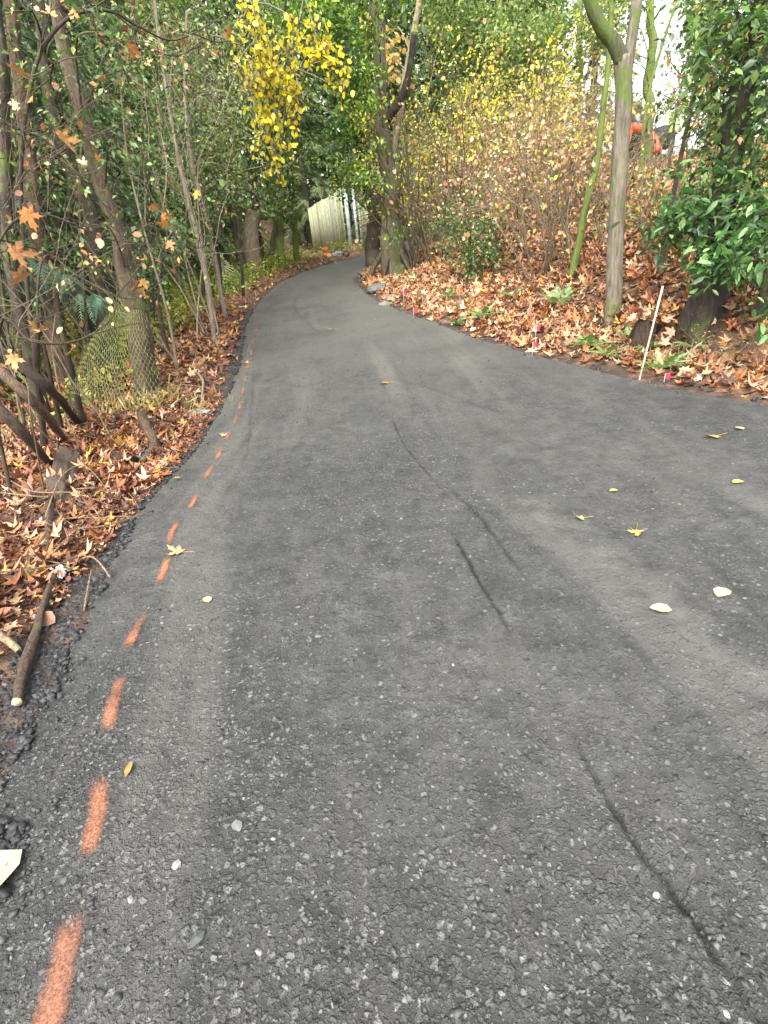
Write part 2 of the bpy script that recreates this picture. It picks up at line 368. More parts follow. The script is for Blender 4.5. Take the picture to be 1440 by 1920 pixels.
def paint_mat():
    m, nt = mat('orange_spray_paint'); o = N(nt, 'ShaderNodeOutputMaterial'); g = N(nt, 'ShaderNodeNewGeometry'); pos = g.outputs['Position']
    at = N(nt, 'ShaderNodeAttribute', attribute_name='Col'); sp = N(nt, 'ShaderNodeSeparateColor'); link(nt, at.outputs['Color'], sp.inputs[0])
    n = noise(nt, 190, 4, pos, .7); n2 = noise(nt, 40, 4, pos, .7)
    a = N(nt, 'ShaderNodeMath', operation='MULTIPLY_ADD'); link(nt, n, a.inputs[0]); a.inputs[1].default_value = 1.5; link(nt, sp.outputs[0], a.inputs[2])
    a2 = N(nt, 'ShaderNodeMath', operation='MULTIPLY_ADD'); link(nt, n2, a2.inputs[0]); a2.inputs[1].default_value = .7; link(nt, a.outputs[0], a2.inputs[2])
    f = ramp(nt, a2.outputs[0], [(1.42, 0.), (1.95, .93)] if False else [(.0, 0.), (1., 1.)])
    mr = N(nt, 'ShaderNodeMapRange'); link(nt, a2.outputs[0], mr.inputs[0]); mr.inputs[1].default_value = 1.32; mr.inputs[2].default_value = 2.2; mr.inputs[3].default_value = 0; mr.inputs[4].default_value = .92
    b = N(nt, 'ShaderNodeBsdfPrincipled', Roughness=.7); link(nt, ramp(nt, noise(nt, 120, 3, pos), [(.35, (.14, .052, .028)), (.65, (.33, .13, .065))]), b.inputs['Base Color'])
    t = N(nt, 'ShaderNodeBsdfTransparent'); mx = N(nt, 'ShaderNodeMixShader'); link(nt, mr.outputs[0], mx.inputs[0]); link(nt, t.outputs[0], mx.inputs[1]); link(nt, b.outputs[0], mx.inputs[2]); link(nt, mx.outputs[0], o.inputs[0]); return m
ASPHALT = asphalt_mat(); SOIL = soil_mat(); PAINT = paint_mat()

# ================================================================== SETTING
def grid_mesh(name, X, Y, Zs, C, m, origin=None):
    r, c = X.shape; mb = MB(); i = np.arange(r-1)[:, None]*c; j = np.arange(c-1)[None, :]
    q = np.stack([i+j, i+j+1, i+c+j+1, i+c+j], -1).reshape(-1, 4)
    mb.add(np.stack([X, Y, Zs], -1).reshape(-1, 3), q.ravel(), np.full(len(q), 4), C.reshape(-1, 3)); return mb.build(name, m, smooth=True)
def stretch(lo, a, b, hi, step, g):
    c = list(np.arange(a, b, step)); s = step; x = c[-1]
    while x < hi: s *= g; x += s; c.append(x)
    s = step; x = c[0]; pre = []
    while x > lo: s *= g; x -= s; pre.append(x)
    return np.array(pre[::-1]+c)
gx = stretch(-120, -3.2, 4.5, 120, .05, 1.035); gy = stretch(-12, 0, 14, 140, .06, 1.03)
X, Y = np.meshgrid(gx, gy); Zt = th(X, Y)
dl, dr = verge(X, Y)
tone = np.ones(X.shape+(3,)); blk = ss(1-np.minimum(np.abs(dl-.08), np.abs(dr-.03))/.35)[..., None]*((dl < .4) | (dr < .3))[..., None]
tone = tone*(1-blk*.85)+np.array([.5, .55, .6])*blk*.75*.8
tag(grid_mesh('forest_ground', X, Y, Zt, tone, SOIL), kind='structure')

# road sheet, real ruts and undulation
LR = catmull([r[0] for r in ROWS], 40); RR = catmull([r[1] for r in ROWS], 40)
cum = np.concatenate([[0], np.cumsum(np.linalg.norm(np.diff((LR*.6+RR*.4), axis=0), axis=1))])
S = [0.]
while S[-1] < cum[-1]: S.append(S[-1]+(.05 if S[-1] < 2.3 else max(.010, (S[-1]-2.5)*.0055)))
S = np.array(S); nc = 820
LX = np.stack([np.interp(S, cum, LR[:, k]) for k in(0, 1)], -1); RX = np.stack([np.interp(S, cum, RR[:, k]) for k in(0, 1)], -1)
tt = np.linspace(0, 1, nc); tt = (.35*tt+.65*tt**1.5)
RXY = LX[:, None, :]*(1-tt)[None, :, None]+RX[:, None, :]*tt[None, :, None]
RX_, RY_ = RXY[..., 0], RXY[..., 1]
wob = .03*fbm(RX_*3, RY_*3, 21)*ss(1-tt/.03)[None, :]; RX_ = RX_+wob
def road_pt(px, py):
    d = ray(px, py); t = np.arange(.5, 40, .01); p = EYE+d*t[:, None]; k = np.argmax(p[:, 2] < zr(p[:, 1])); return p[k]
MARKS = [([(840, 985), (880, 1055), (930, 1140), (975, 1215)], .009, .014, 1.), ([(835, 905), (900, 970), (960, 1050), (1010, 1115)], .012, .008, .8),
         ([(1060, 1350), (1100, 1430), (1180, 1560), (1290, 1710), (1420, 1915), (1640, 2300)], .009, .016, 1.), ([(735, 780), (755, 830), (800, 885), (840, 930)], .009, .006, .6),
         ([(700, 700), (720, 725), (740, 760)], .014, .006, .6), ([(560, 548), (552, 575), (570, 600), (610, 632)], .035, .006, .4), ([(636, 560), (640, 585), (665, 608)], .03, .005, .3), ([(600, 552), (606, 575), (640, 600)], .03, .005, .25),
         ([(1430, 1500), (1370, 1590), (1340, 1630)], .02, .01, .7), ([(720, 705), (830, 735), (900, 760), (1000, 785)], .03, .006, .45), ([(515, 705), (570, 725), (640, 700)], .035, .008, .5),
         ([(478, 700), (470, 780), (462, 850), (415, 940)], .02, .004, .4), ([(590, 820), (640, 822)], .02, .01, .6), ([(1400, 1295), (1440, 1320)], .02, .012, .8), ([(1010, 1110), (1080, 1160), (1170, 1250)], .012, .005, .4)]
dirt = np.zeros(RX_.shape); dep = np.zeros(RX_.shape)
jx = .012*fbm(RX_*24, RY_*24, 31, 4); amp = .55+.85*np.clip(fbm(RX_*6, RY_*6, 33, 3)+.35, 0, 1)
for pts, w, dd, k in MARKS:
    q = catmull([road_pt(*p)[:2] for p in pts], 5)
    lo = q.min(0)-.3; hi = q.max(0)+.3; m = (RX_ > lo[0]) & (RX_ < hi[0]) & (RY_ > lo[1]) & (RY_ < hi[1])
    dist, _ = dist_poly((RX_+jx)[m], RY_[m], q); g = np.exp(-(dist/w)**2)*amp[m]; ed_ = np.minimum(np.hypot(RX_[m]-q[0, 0], RY_[m]-q[0, 1]), np.hypot(RX_[m]-q[-1, 0], RY_[m]-q[-1, 1])); g = g*(.12+.88*ss(ed_/(.3 if w < .0135 else .8)))*(1 if q[:, 1].min() < 4.2 else .6)
    dirt[m] = np.maximum(dirt[m], g*k); dep[m] = np.maximum(dep[m], g*dd)
dust_sheen = np.zeros(RX_.shape)
for pts, w, k in [([(1000, 950), (1120, 1040), (1230, 1120), (1330, 1210), (1440, 1285)], .14, .75), ([(900, 800), (1100, 880), (1300, 930)], .45, .22), ([(760, 1000), (900, 1250), (1100, 1500)], .5, .14)]:
    q = catmull([road_pt(*p)[:2] for p in pts], 5); dist, _ = dist_poly(RX_, RY_, q)
    dust_sheen = np.maximum(dust_sheen, k*np.exp(-(dist/w)**2)*np.clip(.45+1.5*fbm(RX_*5, RY_*9, 41, 5), 0, 1))
uu = tt[None, :]*np.linalg.norm(RX-LX, axis=1)[:, None]; st = fbm(uu*3.2, S[:, None]*.22+uu*0, 71, 5); st2 = fbm(uu*9, S[:, None]*.5, 77, 4)
dust_sheen = np.maximum(dust_sheen, .5*ss((st-.05)/.5)); dust_sheen = np.clip(dust_sheen+.6*ss((RY_-2)/9)*(1+.9*fbm(RX_*1.7, RY_*1.7, 74, 4)), 0, .8); dirt = np.maximum(dirt, .22*ss((st2-.15)/.4)*ss((fbm(RX_*2.2, RY_*5, 79, 4)+.05)/.35))  # dusty streaks, plus far-road sheen painted in as a paler tone with distance
coarse = np.clip(.1+.9*fbm(RX_*.8, RY_*.8, 51, 3)+.9*ss((2.2-RY_)/2.0), 0, 1)
edge = ss(1-tt/.05)[None, :]
Zroad = zr(RY_)+.016*fbm(RX_*1.6, RY_*1.6, 61, 4)+.006*fbm(RX_*14, RY_*14, 63, 4)+.0035*coarse*fbm(RX_*55, RY_*55, 65, 2)-dep-.012*edge
C = np.stack([np.clip(dirt, 0, .9), coarse, np.clip(dust_sheen, 0, .75)], -1)
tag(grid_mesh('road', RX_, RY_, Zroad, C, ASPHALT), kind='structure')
def roadz(x, y): return float(zr(y)+.016*fbm(np.array(x*1.6), np.array(y*1.6), 61, 4))

# ---------------- gravel and stones (uncountable)
def rocktpl(s):
    r = np.random.default_rng(s); v = np.array([(x, y, z) for x in(-1, 1) for y in(-1, 1) for z in(-1, 1)], float)*.42
    v = v*(.45+.8*r.random((8, 3)))+.13*r.normal(size=(8, 3))
    return tpl(v, [(0, 1, 3, 2), (4, 6, 7, 5), (0, 4, 5, 1), (2, 3, 7, 6), (0, 2, 6, 4), (1, 5, 7, 3)])
ROCKS = [rocktpl(s) for s in range(6)]
def scatter(mb, tpls, T, size, C, up=0., droop=None, flat=None):
    idx = rng.integers(0, len(tpls), len(T)); M = rotmats(len(T), up, droop, size)
    if flat is not None: M = M*np.array([1, 1, flat])[None, None, :]
    for k, t in enumerate(tpls):
        m = idx == k; mb.inst(t, T[m], M[m], C[m])
def rough_sample(n, x0, x1, y0, y1): return rng.uniform(x0, x1, n), rng.uniform(y0, y1, n)
# loose stones pressed into the road
mb = MB(); n = 26000; Z = rng.random(n)**1.8*9+.4; x = rng.uniform(-2, 6, n); y = Z
cc = np.clip(.35+1.1*fbm(x*.8, y*.8, 51, 3)+.9*ss((2.2-y)/2), .03, 1); keep = isroad(x, y) & (rng.random(n) < cc)
x = x[keep]; y = y[keep]; z = zr(y)+.016*fbm(x*1.6, y*1.6, 61, 4)+.006*fbm(x*14, y*14, 63, 4); s = .005+.016*rng.random(len(x))**3
T = np.stack([x, y, z-s*.12], -1); v = inview(T, 100); T, s = T[v], s[v]
scatter(mb, ROCKS, T, s, palette(len(T), [(.03, .031, .030), (.045, .046, .044), (.07, .07, .067), (.12, .12, .115)], [5, 5, 3, .5]), 1.5, None, .7)
tag(mb.build('loose_road_gravel', STONE), 'fine grey grit loose on the dark road surface', 'gravel', kind='stuff')
# black crumbly shoulder
mb = MB(); n = 90000; y = .2+12*rng.random(n)**1.5; off = rng.uniform(-.45, .6, n); x = np.interp(y, LE[:, 1], LE[:, 0])-off; dl, dr = verge(x, y)
w = np.interp(y, [.3, 1.3, 2.1, 3, 4.5, 8, 12], [.24, .24, .15, .07, .06, .07, .08]); c0 = np.interp(y, [.3, 1.3, 2.2, 3, 12], [.2, .2, .1, .04, .06])
keep = (np.abs(dl-c0) < w*(.5+1.0*(fbm(x*4, y*4, 71, 3)+.3)+.25*rng.random(n))) & (rng.random(n) < np.interp(y, [0, 3, 12], [1, 1, .5])); x, y, dl = x[keep], y[keep], dl[keep]
z = np.maximum(th(x, y), np.where(dl < 0, zr(y), -9)); s = .006+.034*rng.random(len(x))**4.
T = np.stack([x, y, z-s*.2], -1)
scatter(mb, ROCKS, T, s, palette(len(T), [(.018, .019, .02), (.026, .027, .028), (.04, .041, .042), (.09, .09, .09)], [5, 4, 2.5, .5]), .8, None, .65)
n = 16000; x = rng.uniform(-2.6, 6, n); y = rng.uniform(1.5, 19, n); dl, dr = verge(x, y); keep = (np.abs(dr-.04) < .12) ; x, y, dr = x[keep], y[keep], dr[keep]
s = .012+.03*rng.random(len(x))**2; T = np.stack([x, y, np.maximum(th(x, y), zr(y)-.01)+s*.15], -1)
scatter(mb, ROCKS, T, s, palette(len(T), [(.03, .03, .03), (.055, .05, .045), (.09, .08, .07)], [4, 3, 1]), .5)
tag(mb.build('shoulder_rubble', STONE), 'crumbly black asphalt rubble along the road edges', 'rubble', kind='stuff')

# ---------------- leaf litter
LIT = [(.38, .15, .055), (.30, .11, .045), (.18, .07, .04), (.46, .26, .14), (.50, .35, .21), (.08, .036, .023), (.52, .29, .06), (.42, .20, .12)]
def litter(mb, x, y, size, w, tpls, lift=.03, maxtilt=1.4):
    z = th(x, y); n = len(x); T = np.stack([x, y, z+.01+lift*rng.random(n)**1.3], -1)
    v = inview(T, 220); T = T[v]; size = size[v]; n = len(T)
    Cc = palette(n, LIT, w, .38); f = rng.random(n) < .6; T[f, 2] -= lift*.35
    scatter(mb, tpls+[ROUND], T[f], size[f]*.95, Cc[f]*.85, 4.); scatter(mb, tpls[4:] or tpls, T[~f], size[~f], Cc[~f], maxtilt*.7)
mb = MB()
for (x0, x1, y0, y1, n) in ((-5, -1.2, .8, 5, 7000), (-6, -1.4, 5, 12, 7000), (-10, -1, 12, 24, 6500), (-14, -6, 3, 14, 4000)):
    x, y = rough_sample(n, x0, x1, y0, y1); dl, dr = verge(x, y)
    lim = np.interp(y, [.5, 1.3, 2.2, 3, 5, 12], [.62, .52, .22, .05, .03, .05])
    pr = ss((dl-lim+.06*fbm(x*5, y*5, 81, 3))/.14)*np.clip(1.15-.06*dl, .3, 1); k = (rng.random(len(x)) < pr); x, y = x[k], y[k]
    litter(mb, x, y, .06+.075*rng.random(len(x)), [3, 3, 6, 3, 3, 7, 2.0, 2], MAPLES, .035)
x, y = rough_sample(26000, -3.6, -1.4, .9, 6); dl, _ = verge(x, y); k = dl > np.interp(y, [.5, 1.3, 2.2, 3, 5], [.55, .45, .18, .03, .02]); x, y = x[k], y[k]
litter(mb, x, y, .015+.035*rng.random(len(x)), [1, 2, 6, 2, 1, 9, .5, 1], [OVAL, MAPLES[0], MAPLES[5]], .03, .8)
tag(mb.build('leaf_litter', LITTER), 'brown and orange fallen leaves covering the left verge', 'fallen leaves', kind='stuff')
mb = MB()
for (x0, x1, y0, y1, n) in ((.2, 7, 3, 9, 15000), (0, 9, 9, 17, 15000), (0, 15, 6, 26, 22000), (5, 20, 8, 30, 9000)):
    x, y = rough_sample(n, x0, x1, y0, y1); dl, dr = verge(x, y)
    pr = ss((dr-.07+.12*fbm(x*4, y*4, 83, 3))/.2)*np.clip(1.1+.5*fbm(x*.9, y*.9, 85, 3), .35, 1); k = (rng.random(len(x)) < pr) & (dl < 0); x, y = x[k], y[k]
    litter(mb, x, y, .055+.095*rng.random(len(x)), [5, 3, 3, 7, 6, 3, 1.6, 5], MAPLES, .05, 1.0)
tag(mb.build('leaf_litter', LITTER), 'orange brown maple leaves blanketing the right hand bank', 'fallen leaves', kind='stuff')
# dead twigs lying in the litter
mb = MB()
for i in range(420):
    if i < 240: x = rng.uniform(-4, -1.7); y = rng.uniform(1.2, 9)
    else: x = rng.uniform(.6, 7); y = rng.uniform(3.5, 16)
    dl, dr = verge(np.array([x]), np.array([y]))
    if max(dl[0], dr[0]) < (.45 if y < 2.4 else .15): continue
    a = rng.uniform(0, TAU); L = rng.uniform(.1, .55); b = rng.normal()*.5; k = np.linspace(0, 1, 6)
    px = x+np.cos(a+b*k)*L*k; py = y+np.sin(a+b*k)*L*k; pz = th(px, py)+.03+.04*rng.random()
    c = rng.choice([.25, .6, 1.1]); mb.tube(np.stack([px, py, pz], -1), np.linspace(.005, .002, 6)*(.6+rng.random()), 4, (c, c*.9, c*.8))
tag(mb.build('dead_twigs', BARK_TAN), 'thin dead twigs strewn among the fallen leaves', 'twigs', kind='stuff')

# ================================================================== ROAD MARKS, LEAVES, STONES
def ordinal(i): return (['first', 'second', 'third', 'fourth', 'fifth', 'sixth', 'seventh', 'eighth', 'ninth', 'tenth', 'eleventh', 'twelfth', 'thirteenth', 'fourteenth', 'fifteenth', 'sixteenth', 'seventeenth', 'eighteenth', 'nineteenth', 'twentieth']+['twenty-'+k for k in ('first', 'second', 'third', 'fourth', 'fifth', 'sixth', 'seventh', 'eighth')])[i]
def zfull(x, y): return zr(y)+.016*fbm(x*1.6, y*1.6, 61, 4)+.006*fbm(x*14, y*14, 63, 4)
DASH = [((75, 1990), (140, 1712), .045), ((160, 1610), (185, 1458), .034), ((204, 1370), (231, 1266), .032), ((240, 1220), (275, 1148), .027), ((298, 1097), (317, 1045), .026),
        ((320, 1022), (337, 978), .024), ((355, 956), (369, 926), .024), ((383, 901), (401, 871), .024), ((404, 863), (416, 837), .022), ((424, 824), (431, 808), .022), ((438, 797), (446, 778), .022),
        ((450, 768), (455, 752), .022), ((456, 742), (459, 728), .02), ((460, 716), (463, 702), .02), ((464, 692), (466, 680), .02), ((468, 668), (471, 657), .02), ((473, 645), (476, 634), .02), ((479, 622), (482, 611), .02)]
for i, (a, b, w) in enumerate(DASH):
    A = road_pt(*a)[:2]; B = road_pt(*b)[:2]; L = np.linalg.norm(B-A); t = (B-A)/L; nn = np.array([-t[1], t[0]]); A = A-t*L*.12; B = B+t*L*.12
    w *= .62; u = np.linspace(0, 1, 30); v = np.linspace(-1, 1, 12); U, Vv = np.meshgrid(u, v, indexing='ij'); bow = .012*rng.normal()*np.sin(U*3.1)
    x = A[0]+t[0]*U*L*1.24+nn[0]*(Vv*w*1.9+bow); y = A[1]+t[1]*U*L*1.24+nn[1]*(Vv*w*1.9+bow); z = zfull(x, y)+.0055
    pr = (1-Vv**2)**1.3*ss(U/.3)**.8*ss((1-U)/.3)**.8*(1.05-.3*U)*(1+.7*vnoise(U*4+i*3.3, Vv*0+i, 5))
    mb = MB(); q = [(r*12+c, (r+1)*12+c, (r+1)*12+c+1, r*12+c+1) for r in range(29) for c in range(11)]
    c0 = np.array([A[0], A[1], 0]); P3 = np.stack([x, y, z], -1).reshape(-1, 3); Cc = np.stack([pr]*3, -1).reshape(-1, 3)
    mb.faces(P3, [f[::-1] for f in q], Cc); o = mb.build('paint_dash', PAINT, smooth=True, origin=P3.mean(0))
    tag(o, 'orange sprayed dash on the road, %s counted from the bottom of the photo' % ordinal(i), 'paint mark', 'orange dashes along the road edge')

def stalk(mb, p, d, L, r, col, droop=.2):
    k = np.linspace(0, 1, 5)[:, None]; q = np.asarray(p)+np.asarray(d)*L*k; q[:, 2] -= droop*L*(k[:, 0]**2); mb.tube(q, r, 4, col)
def put_leaf(p, size, kind, col, label, yaw, tilt=.12, roll=.1, name='fallen_leaf', stem=True, cat='leaf', group=None, lift=.008):
    r = np.random.default_rng(int(abs(p[0]*991+p[1]*7919)))
    t = {'maple': BIGMAPLES[r.integers(0, 2)], 'curl': BIGMAPLES[2+r.integers(0, 2)], 'oval': ROUND, 'slim': LAUREL}[kind]
    col = tuple(np.array(col)*(.72 if sum(col) < 1.5 else .5)); mb = MB(); cy, sy = math.cos(yaw), math.sin(yaw)
    Rz = np.array([[cy, -sy, 0], [sy, cy, 0], [0, 0, 1]]); Rx = np.array([[1, 0, 0], [0, math.cos(tilt), -math.sin(tilt)], [0, math.sin(tilt), math.cos(tilt)]])
    Ry = np.array([[math.cos(roll), 0, math.sin(roll)], [0, 1, 0], [-math.sin(roll), 0, math.cos(roll)]])
    M = Rz@Rx@Ry*size; T = np.array([[0, 0, 0.]]); mb.inst(t, T, M[None], np.array([col]))
    mb.V[0][:, 2] += lift-mb.V[0][:, 2].min()
    o = mb.build(name, LITTER, origin=None, smooth=True); o.location = p
    tag(o, label, cat, group)
    if stem:
        s = MB(); d = -Rz[:, 1]; d = d+np.array([.25, .1, .1]); b = mb.V[0][1+2*0]
        stalk(s, M@np.array([0, .02, 0])+np.array([0, 0, lift+.004]), d, size*.55, .0014+.004*size, np.array(col)*.7, .1)
        part(s, 'stem', LITTER, o) if False else None
        so_ = D.objects.new('stem', s.mesh('stem', LITTER)); COL.objects.link(so_); so_.parent = o
    return o
def on_road(px, py): q = road_pt(px, py); return np.array([q[0], q[1], float(zfull(np.array(q[0]), np.array(q[1])))])
RL = [(345, 1038, .115, 'maple', (.66, .42, .20), 'tan maple leaf with a stalk lying right of the orange dashes', 1.2),
      (391, 1131, .055, 'oval', (.72, .66, .34), 'pale yellow round leaf lying right of the orange dashes', .4),
      (238, 1464, .06, 'slim', (.55, .24, .06), 'small curled orange leaf beside a near orange dash', 0.),
      (44, 1596, .16, 'oval', (.74, .70, .42), 'large pale cream leaf at the bottom left edge', 2.6),
      (730, 720, .12, 'maple', (.70, .38, .07), 'orange yellow maple leaf in the middle of the road', 1.6),
      (627, 619, .12, 'maple', (.72, .38, .10), 'farthest orange maple leaf on the upper road', 1.6),
      (466, 682, .12, 'curl', (.70, .45, .08), 'yellow maple leaf on the left road edge beside the far dashes', 1.),
      (402, 745, .11, 'maple', (.75, .48, .08), 'bright yellow maple leaf on the black rubble at the left edge', 2.),
      (421, 818, .09, 'curl', (.62, .42, .24), 'tan crumpled leaf covering part of an orange dash', .5),
      (340, 899, .07, 'slim', (.55, .32, .10), 'narrow tan leaf at the left rubble edge', 1.4),
      (1346, 820, .11, 'maple', (.75, .42, .08), 'orange yellow maple leaf near the right photo edge', 1.8),
      (1394, 808, .07, 'oval', (.72, .64, .40), 'small pale leaf near the right photo edge', .3),
      (1393, 903, .07, 'oval', (.75, .56, .14), 'yellow oval leaf near the right photo edge', 1.7),
      (1158, 921, .055, 'oval', (.74, .60, .20), 'tiny yellow round leaf on the right half of the road', 1.7),
      (1096, 976, .075, 'curl', (.72, .50, .18), 'crumpled yellow tan leaf on the right half of the road', 1.5),
      (1193, 996, .10, 'curl', (.78, .60, .18), 'yellow maple leaf standing on its folded tips', 2.8),
      (1361, 1106, .085, 'oval', (.76, .70, .42), 'upper of the two pale cream leaves on the right', 2.2),
      (1259, 1150, .085, 'oval', (.76, .72, .44), 'lower of the two pale cream leaves on the right', 1.2),
      (503, 573, .08, 'maple', (.70, .5, .2), 'small pale leaf on the left side of the far road', 1.),
      (594, 545, .06, 'oval', (.75, .62, .3), 'tiny yellow leaf before the far bend of the road', 1.), (704, 600, .06, 'oval', (.7, .65, .45), 'tiny pale leaf near the right edge of the far road', 1.)]
for px, py, s, k, c, lab, yaw in RL:
    o = put_leaf(on_road(px, py), s, k, c, lab, yaw, tilt=.1, roll=.08, stem=k in('maple', 'curl'), group='leaves fallen on the road')
# prominent leaves in the left litter
LL = [(28, 1012, .15, 'maple', (.70, .48, .26), 'large pale tan maple leaf at the left photo edge', 2.2), (18, 822, .15, 'curl', (.66, .45, .25), 'tan curled maple leaf left of the big log top', 1.),
      (118, 752, .16, 'curl', (.66, .26, .05), 'bright orange maple leaf below the wire netting', .6), (150, 768, .14, 'curl', (.55, .2, .06), 'darker orange maple leaf next to the bright one below the netting', 2.),
      (192, 985, .12, 'curl', (.52, .2, .06), 'rusty curled maple leaf at the rubble edge', 2.), (205, 875, .08, 'oval', (.75, .5, .12), 'orange yellow leaf right of the big log', 1.2),
      (197, 897, .09, 'curl', (.66, .32, .08), 'orange cupped leaf right of the big log', 3.), (268, 874, .10, 'maple', (.60, .38, .2), 'tan leaf tipped over the short charred log', 1.8),
      (280, 905, .11, 'curl', (.5, .22, .08), 'brown orange leaf on the rubble beside the road', 2.2), (208, 812, .09, 'maple', (.7, .36, .06), 'orange leaf in the litter above the short charred log', 1.4),
      (250, 815, .1, 'maple', (.7, .42, .08), 'yellow orange leaf in the litter left of the split log', 2.4), (130, 812, .13, 'curl', (.64, .42, .2), 'tan curled leaf resting on the litter behind the big log', 1.),
      (85, 930, .055, 'oval', (.76, .68, .2), 'small yellow round leaf on the litter left of the big log', 1.), (235, 881, .04, 'oval', (.76, .7, .36), 'tiny cream leaf on the litter beside the rubble', 1.),
      (62, 1082, .07, 'oval', (.08, .22, .04), 'bright green ivy leaf near the left photo edge', 1.), (135, 1072, .075, 'oval', (.05, .17, .03), 'dark green ivy leaf right of the thin stick top', 2.),
      (180, 838, .06, 'oval', (.06, .18, .05), 'green ivy leaf in the litter above the rubble', 2.), (50, 1180, .10, 'slim', (.5, .26, .16), 'pinkish brown curled leaf at the lower end of the litter', 1.9),
      (310, 742, .12, 'maple', (.72, .46, .06), 'yellow leaf at the foot of the wire netting', .4), (345, 800, .1, 'maple', (.62, .3, .08), 'orange leaf beside the small concrete lump', .4),
      (396, 742, .1, 'curl', (.7, .45, .1), 'yellow orange leaf at the tip of the left litter', 2.4), (60, 870, .12, 'maple', (.6, .36, .2), 'flat tan leaf between the leaning logs and the big log', 2.)]
for px, py, s, k, c, lab, yaw in LL:
    q = G(px, py, .03); q = q+np.array([0, 0, .035]); put_leaf(q, s, k, c, lab, yaw, tilt=.25, roll=.2, stem=k in('maple', 'curl'), group='loose leaves on the left litter')

def stone(px, py, s, col, label, name='pebble', cat='pebble', group=None, p=None, flat=.7, seed=1, mat_=None, cuts=2):
    cuts = 1 if s < .06 else cuts; s = s*(.85 if s < .06 else 1)
    p = on_road(px, py) if p is None else p
    import bmesh
    bm = bmesh.new(); bmesh.ops.create_icosphere(bm, subdivisions=cuts, radius=.5); r = np.random.default_rng(seed)
    k = r.normal(size=(5, 3)); k /= np.linalg.norm(k, axis=1)[:, None]; h = .24+.14*r.random(5)
    for v in bm.verts:
        c = np.array(v.co)
        for a, b in zip(k, h):
            d = c@a
            if d > b: c = c-a*(d-b)*.85
        c = c*(1+.16*r.random()); v.co = (c[0]*s*1.15, c[1]*s*.9, (c[2]*flat+.12*flat)*s)
    me = D.meshes.new(name); bm.to_mesh(me); bm.free()
    at = me.color_attributes.new('Col', 'FLOAT_COLOR', 'POINT')
    for d in at.data: d.color = (*(np.array(col)*(.62 if s < .1 else 1.)), 1)
    me.materials.append(mat_ or STONE); o = D.objects.new(name, me); COL.objects.link(o); o.location = p; o.rotation_euler = (0, 0, r.random()*6)
    return tag(o, label, cat, group)
for i, (px, py, s, c, lab) in enumerate([(331, 1622, .034, (.36, .36, .35), 'light grey angular pebble, brightest one near the bottom left'), (446, 1550, .042, (.2, .2, .2), 'flattish grey pebble with its long side to the right above the road bottom'),
    (514, 1577, .018, (.3, .3, .29), 'small pale pebble just right of the flattish grey one'), (358, 1182, .022, (.24, .24, .23), 'round grey pebble below the pale yellow leaf'),
    (470, 1308, .022, (.2, .2, .2), 'grey pebble in the lower middle left of the road'), (372, 1765, .05, (.09, .1, .095), 'dark greenish flat stone near the bottom of the road'),
    (487, 1790, .022, (.3, .3, .29), 'white pebble near the bottom of the road'), (246, 1690, .024, (.3, .3, .3), 'grey pebble right of the second orange dash'),
    (1230, 1678, .024, (.42, .42, .4), 'pale pebble left of the long dark groove'), (850, 1250, .016, (.4, .4, .4), 'tiny white pebble in the middle of the road'), (752, 972, .03, (.25, .25, .24), 'grey pebble in the middle of the road above the long crack'),
    (596, 1195, .035, (.17, .18, .18), 'dark grey flat stone in the road centre left'), (1362, 1903, .02, (.4, .4, .38), 'small pale pebble at the bottom right beside the groove')]):
    stone(px, py, s, c, lab, group='pebbles on the road', seed=i+3, flat=.55)
stone(0, 0, .036, (.82, .82, .8), 'white oval pebble on the rubble beside the road edge', p=G(257, 932)+[0, 0, .006], seed=30, flat=.4, group='pebbles on the road')
stone(0, 0, .04, (.78, .78, .76), 'white flat pebble half under leaves at the rubble edge', p=G(222, 930)+[0, 0, .006], seed=31, flat=.4, group='pebbles on the road')
stone(0, 0, .26, (.20, .21, .17), 'weathered greenish concrete lump in the litter by the left road edge', 'concrete_lump', 'concrete lump', p=G(372, 775)-[0, 0, .02], seed=33, flat=.5, cuts=3)
for i, (px, py, s, lab) in enumerate([(712, 546, .5, 'long flat grey rock at the foot of the ivy trees'), (738, 562, .3, 'pale flat rock below the long grey rock'), (722, 572, .22, 'small pale rock nearest the road bend')]):
    stone(0, 0, s, (.17, .15, .12) if i else (.10, .10, .085), lab, 'flat_rock', 'rock', 'rocks at the inner bend', p=G(px, py), seed=40+i, flat=.5, cuts=2)
for i, (px, py, s) in enumerate([(278, 852, .12), (262, 862, .14), (310, 835, .12), (330, 828, .09), (120, 905, .11)]):
    stone(0, 0, s, (.09, .085, .075), ['dark broken rock left of the split log base', 'flat dark rock under the tan leaf at the rubble', 'dark grey rock right of the split log', 'smallest dark rock right of the split log', 'dark rock half buried beside the big log'][i], 'dark_rock', 'rock', 'dark rocks in the left litter', p=G(px, py)-[0, 0, .01], seed=50+i, flat=.6, cuts=3)

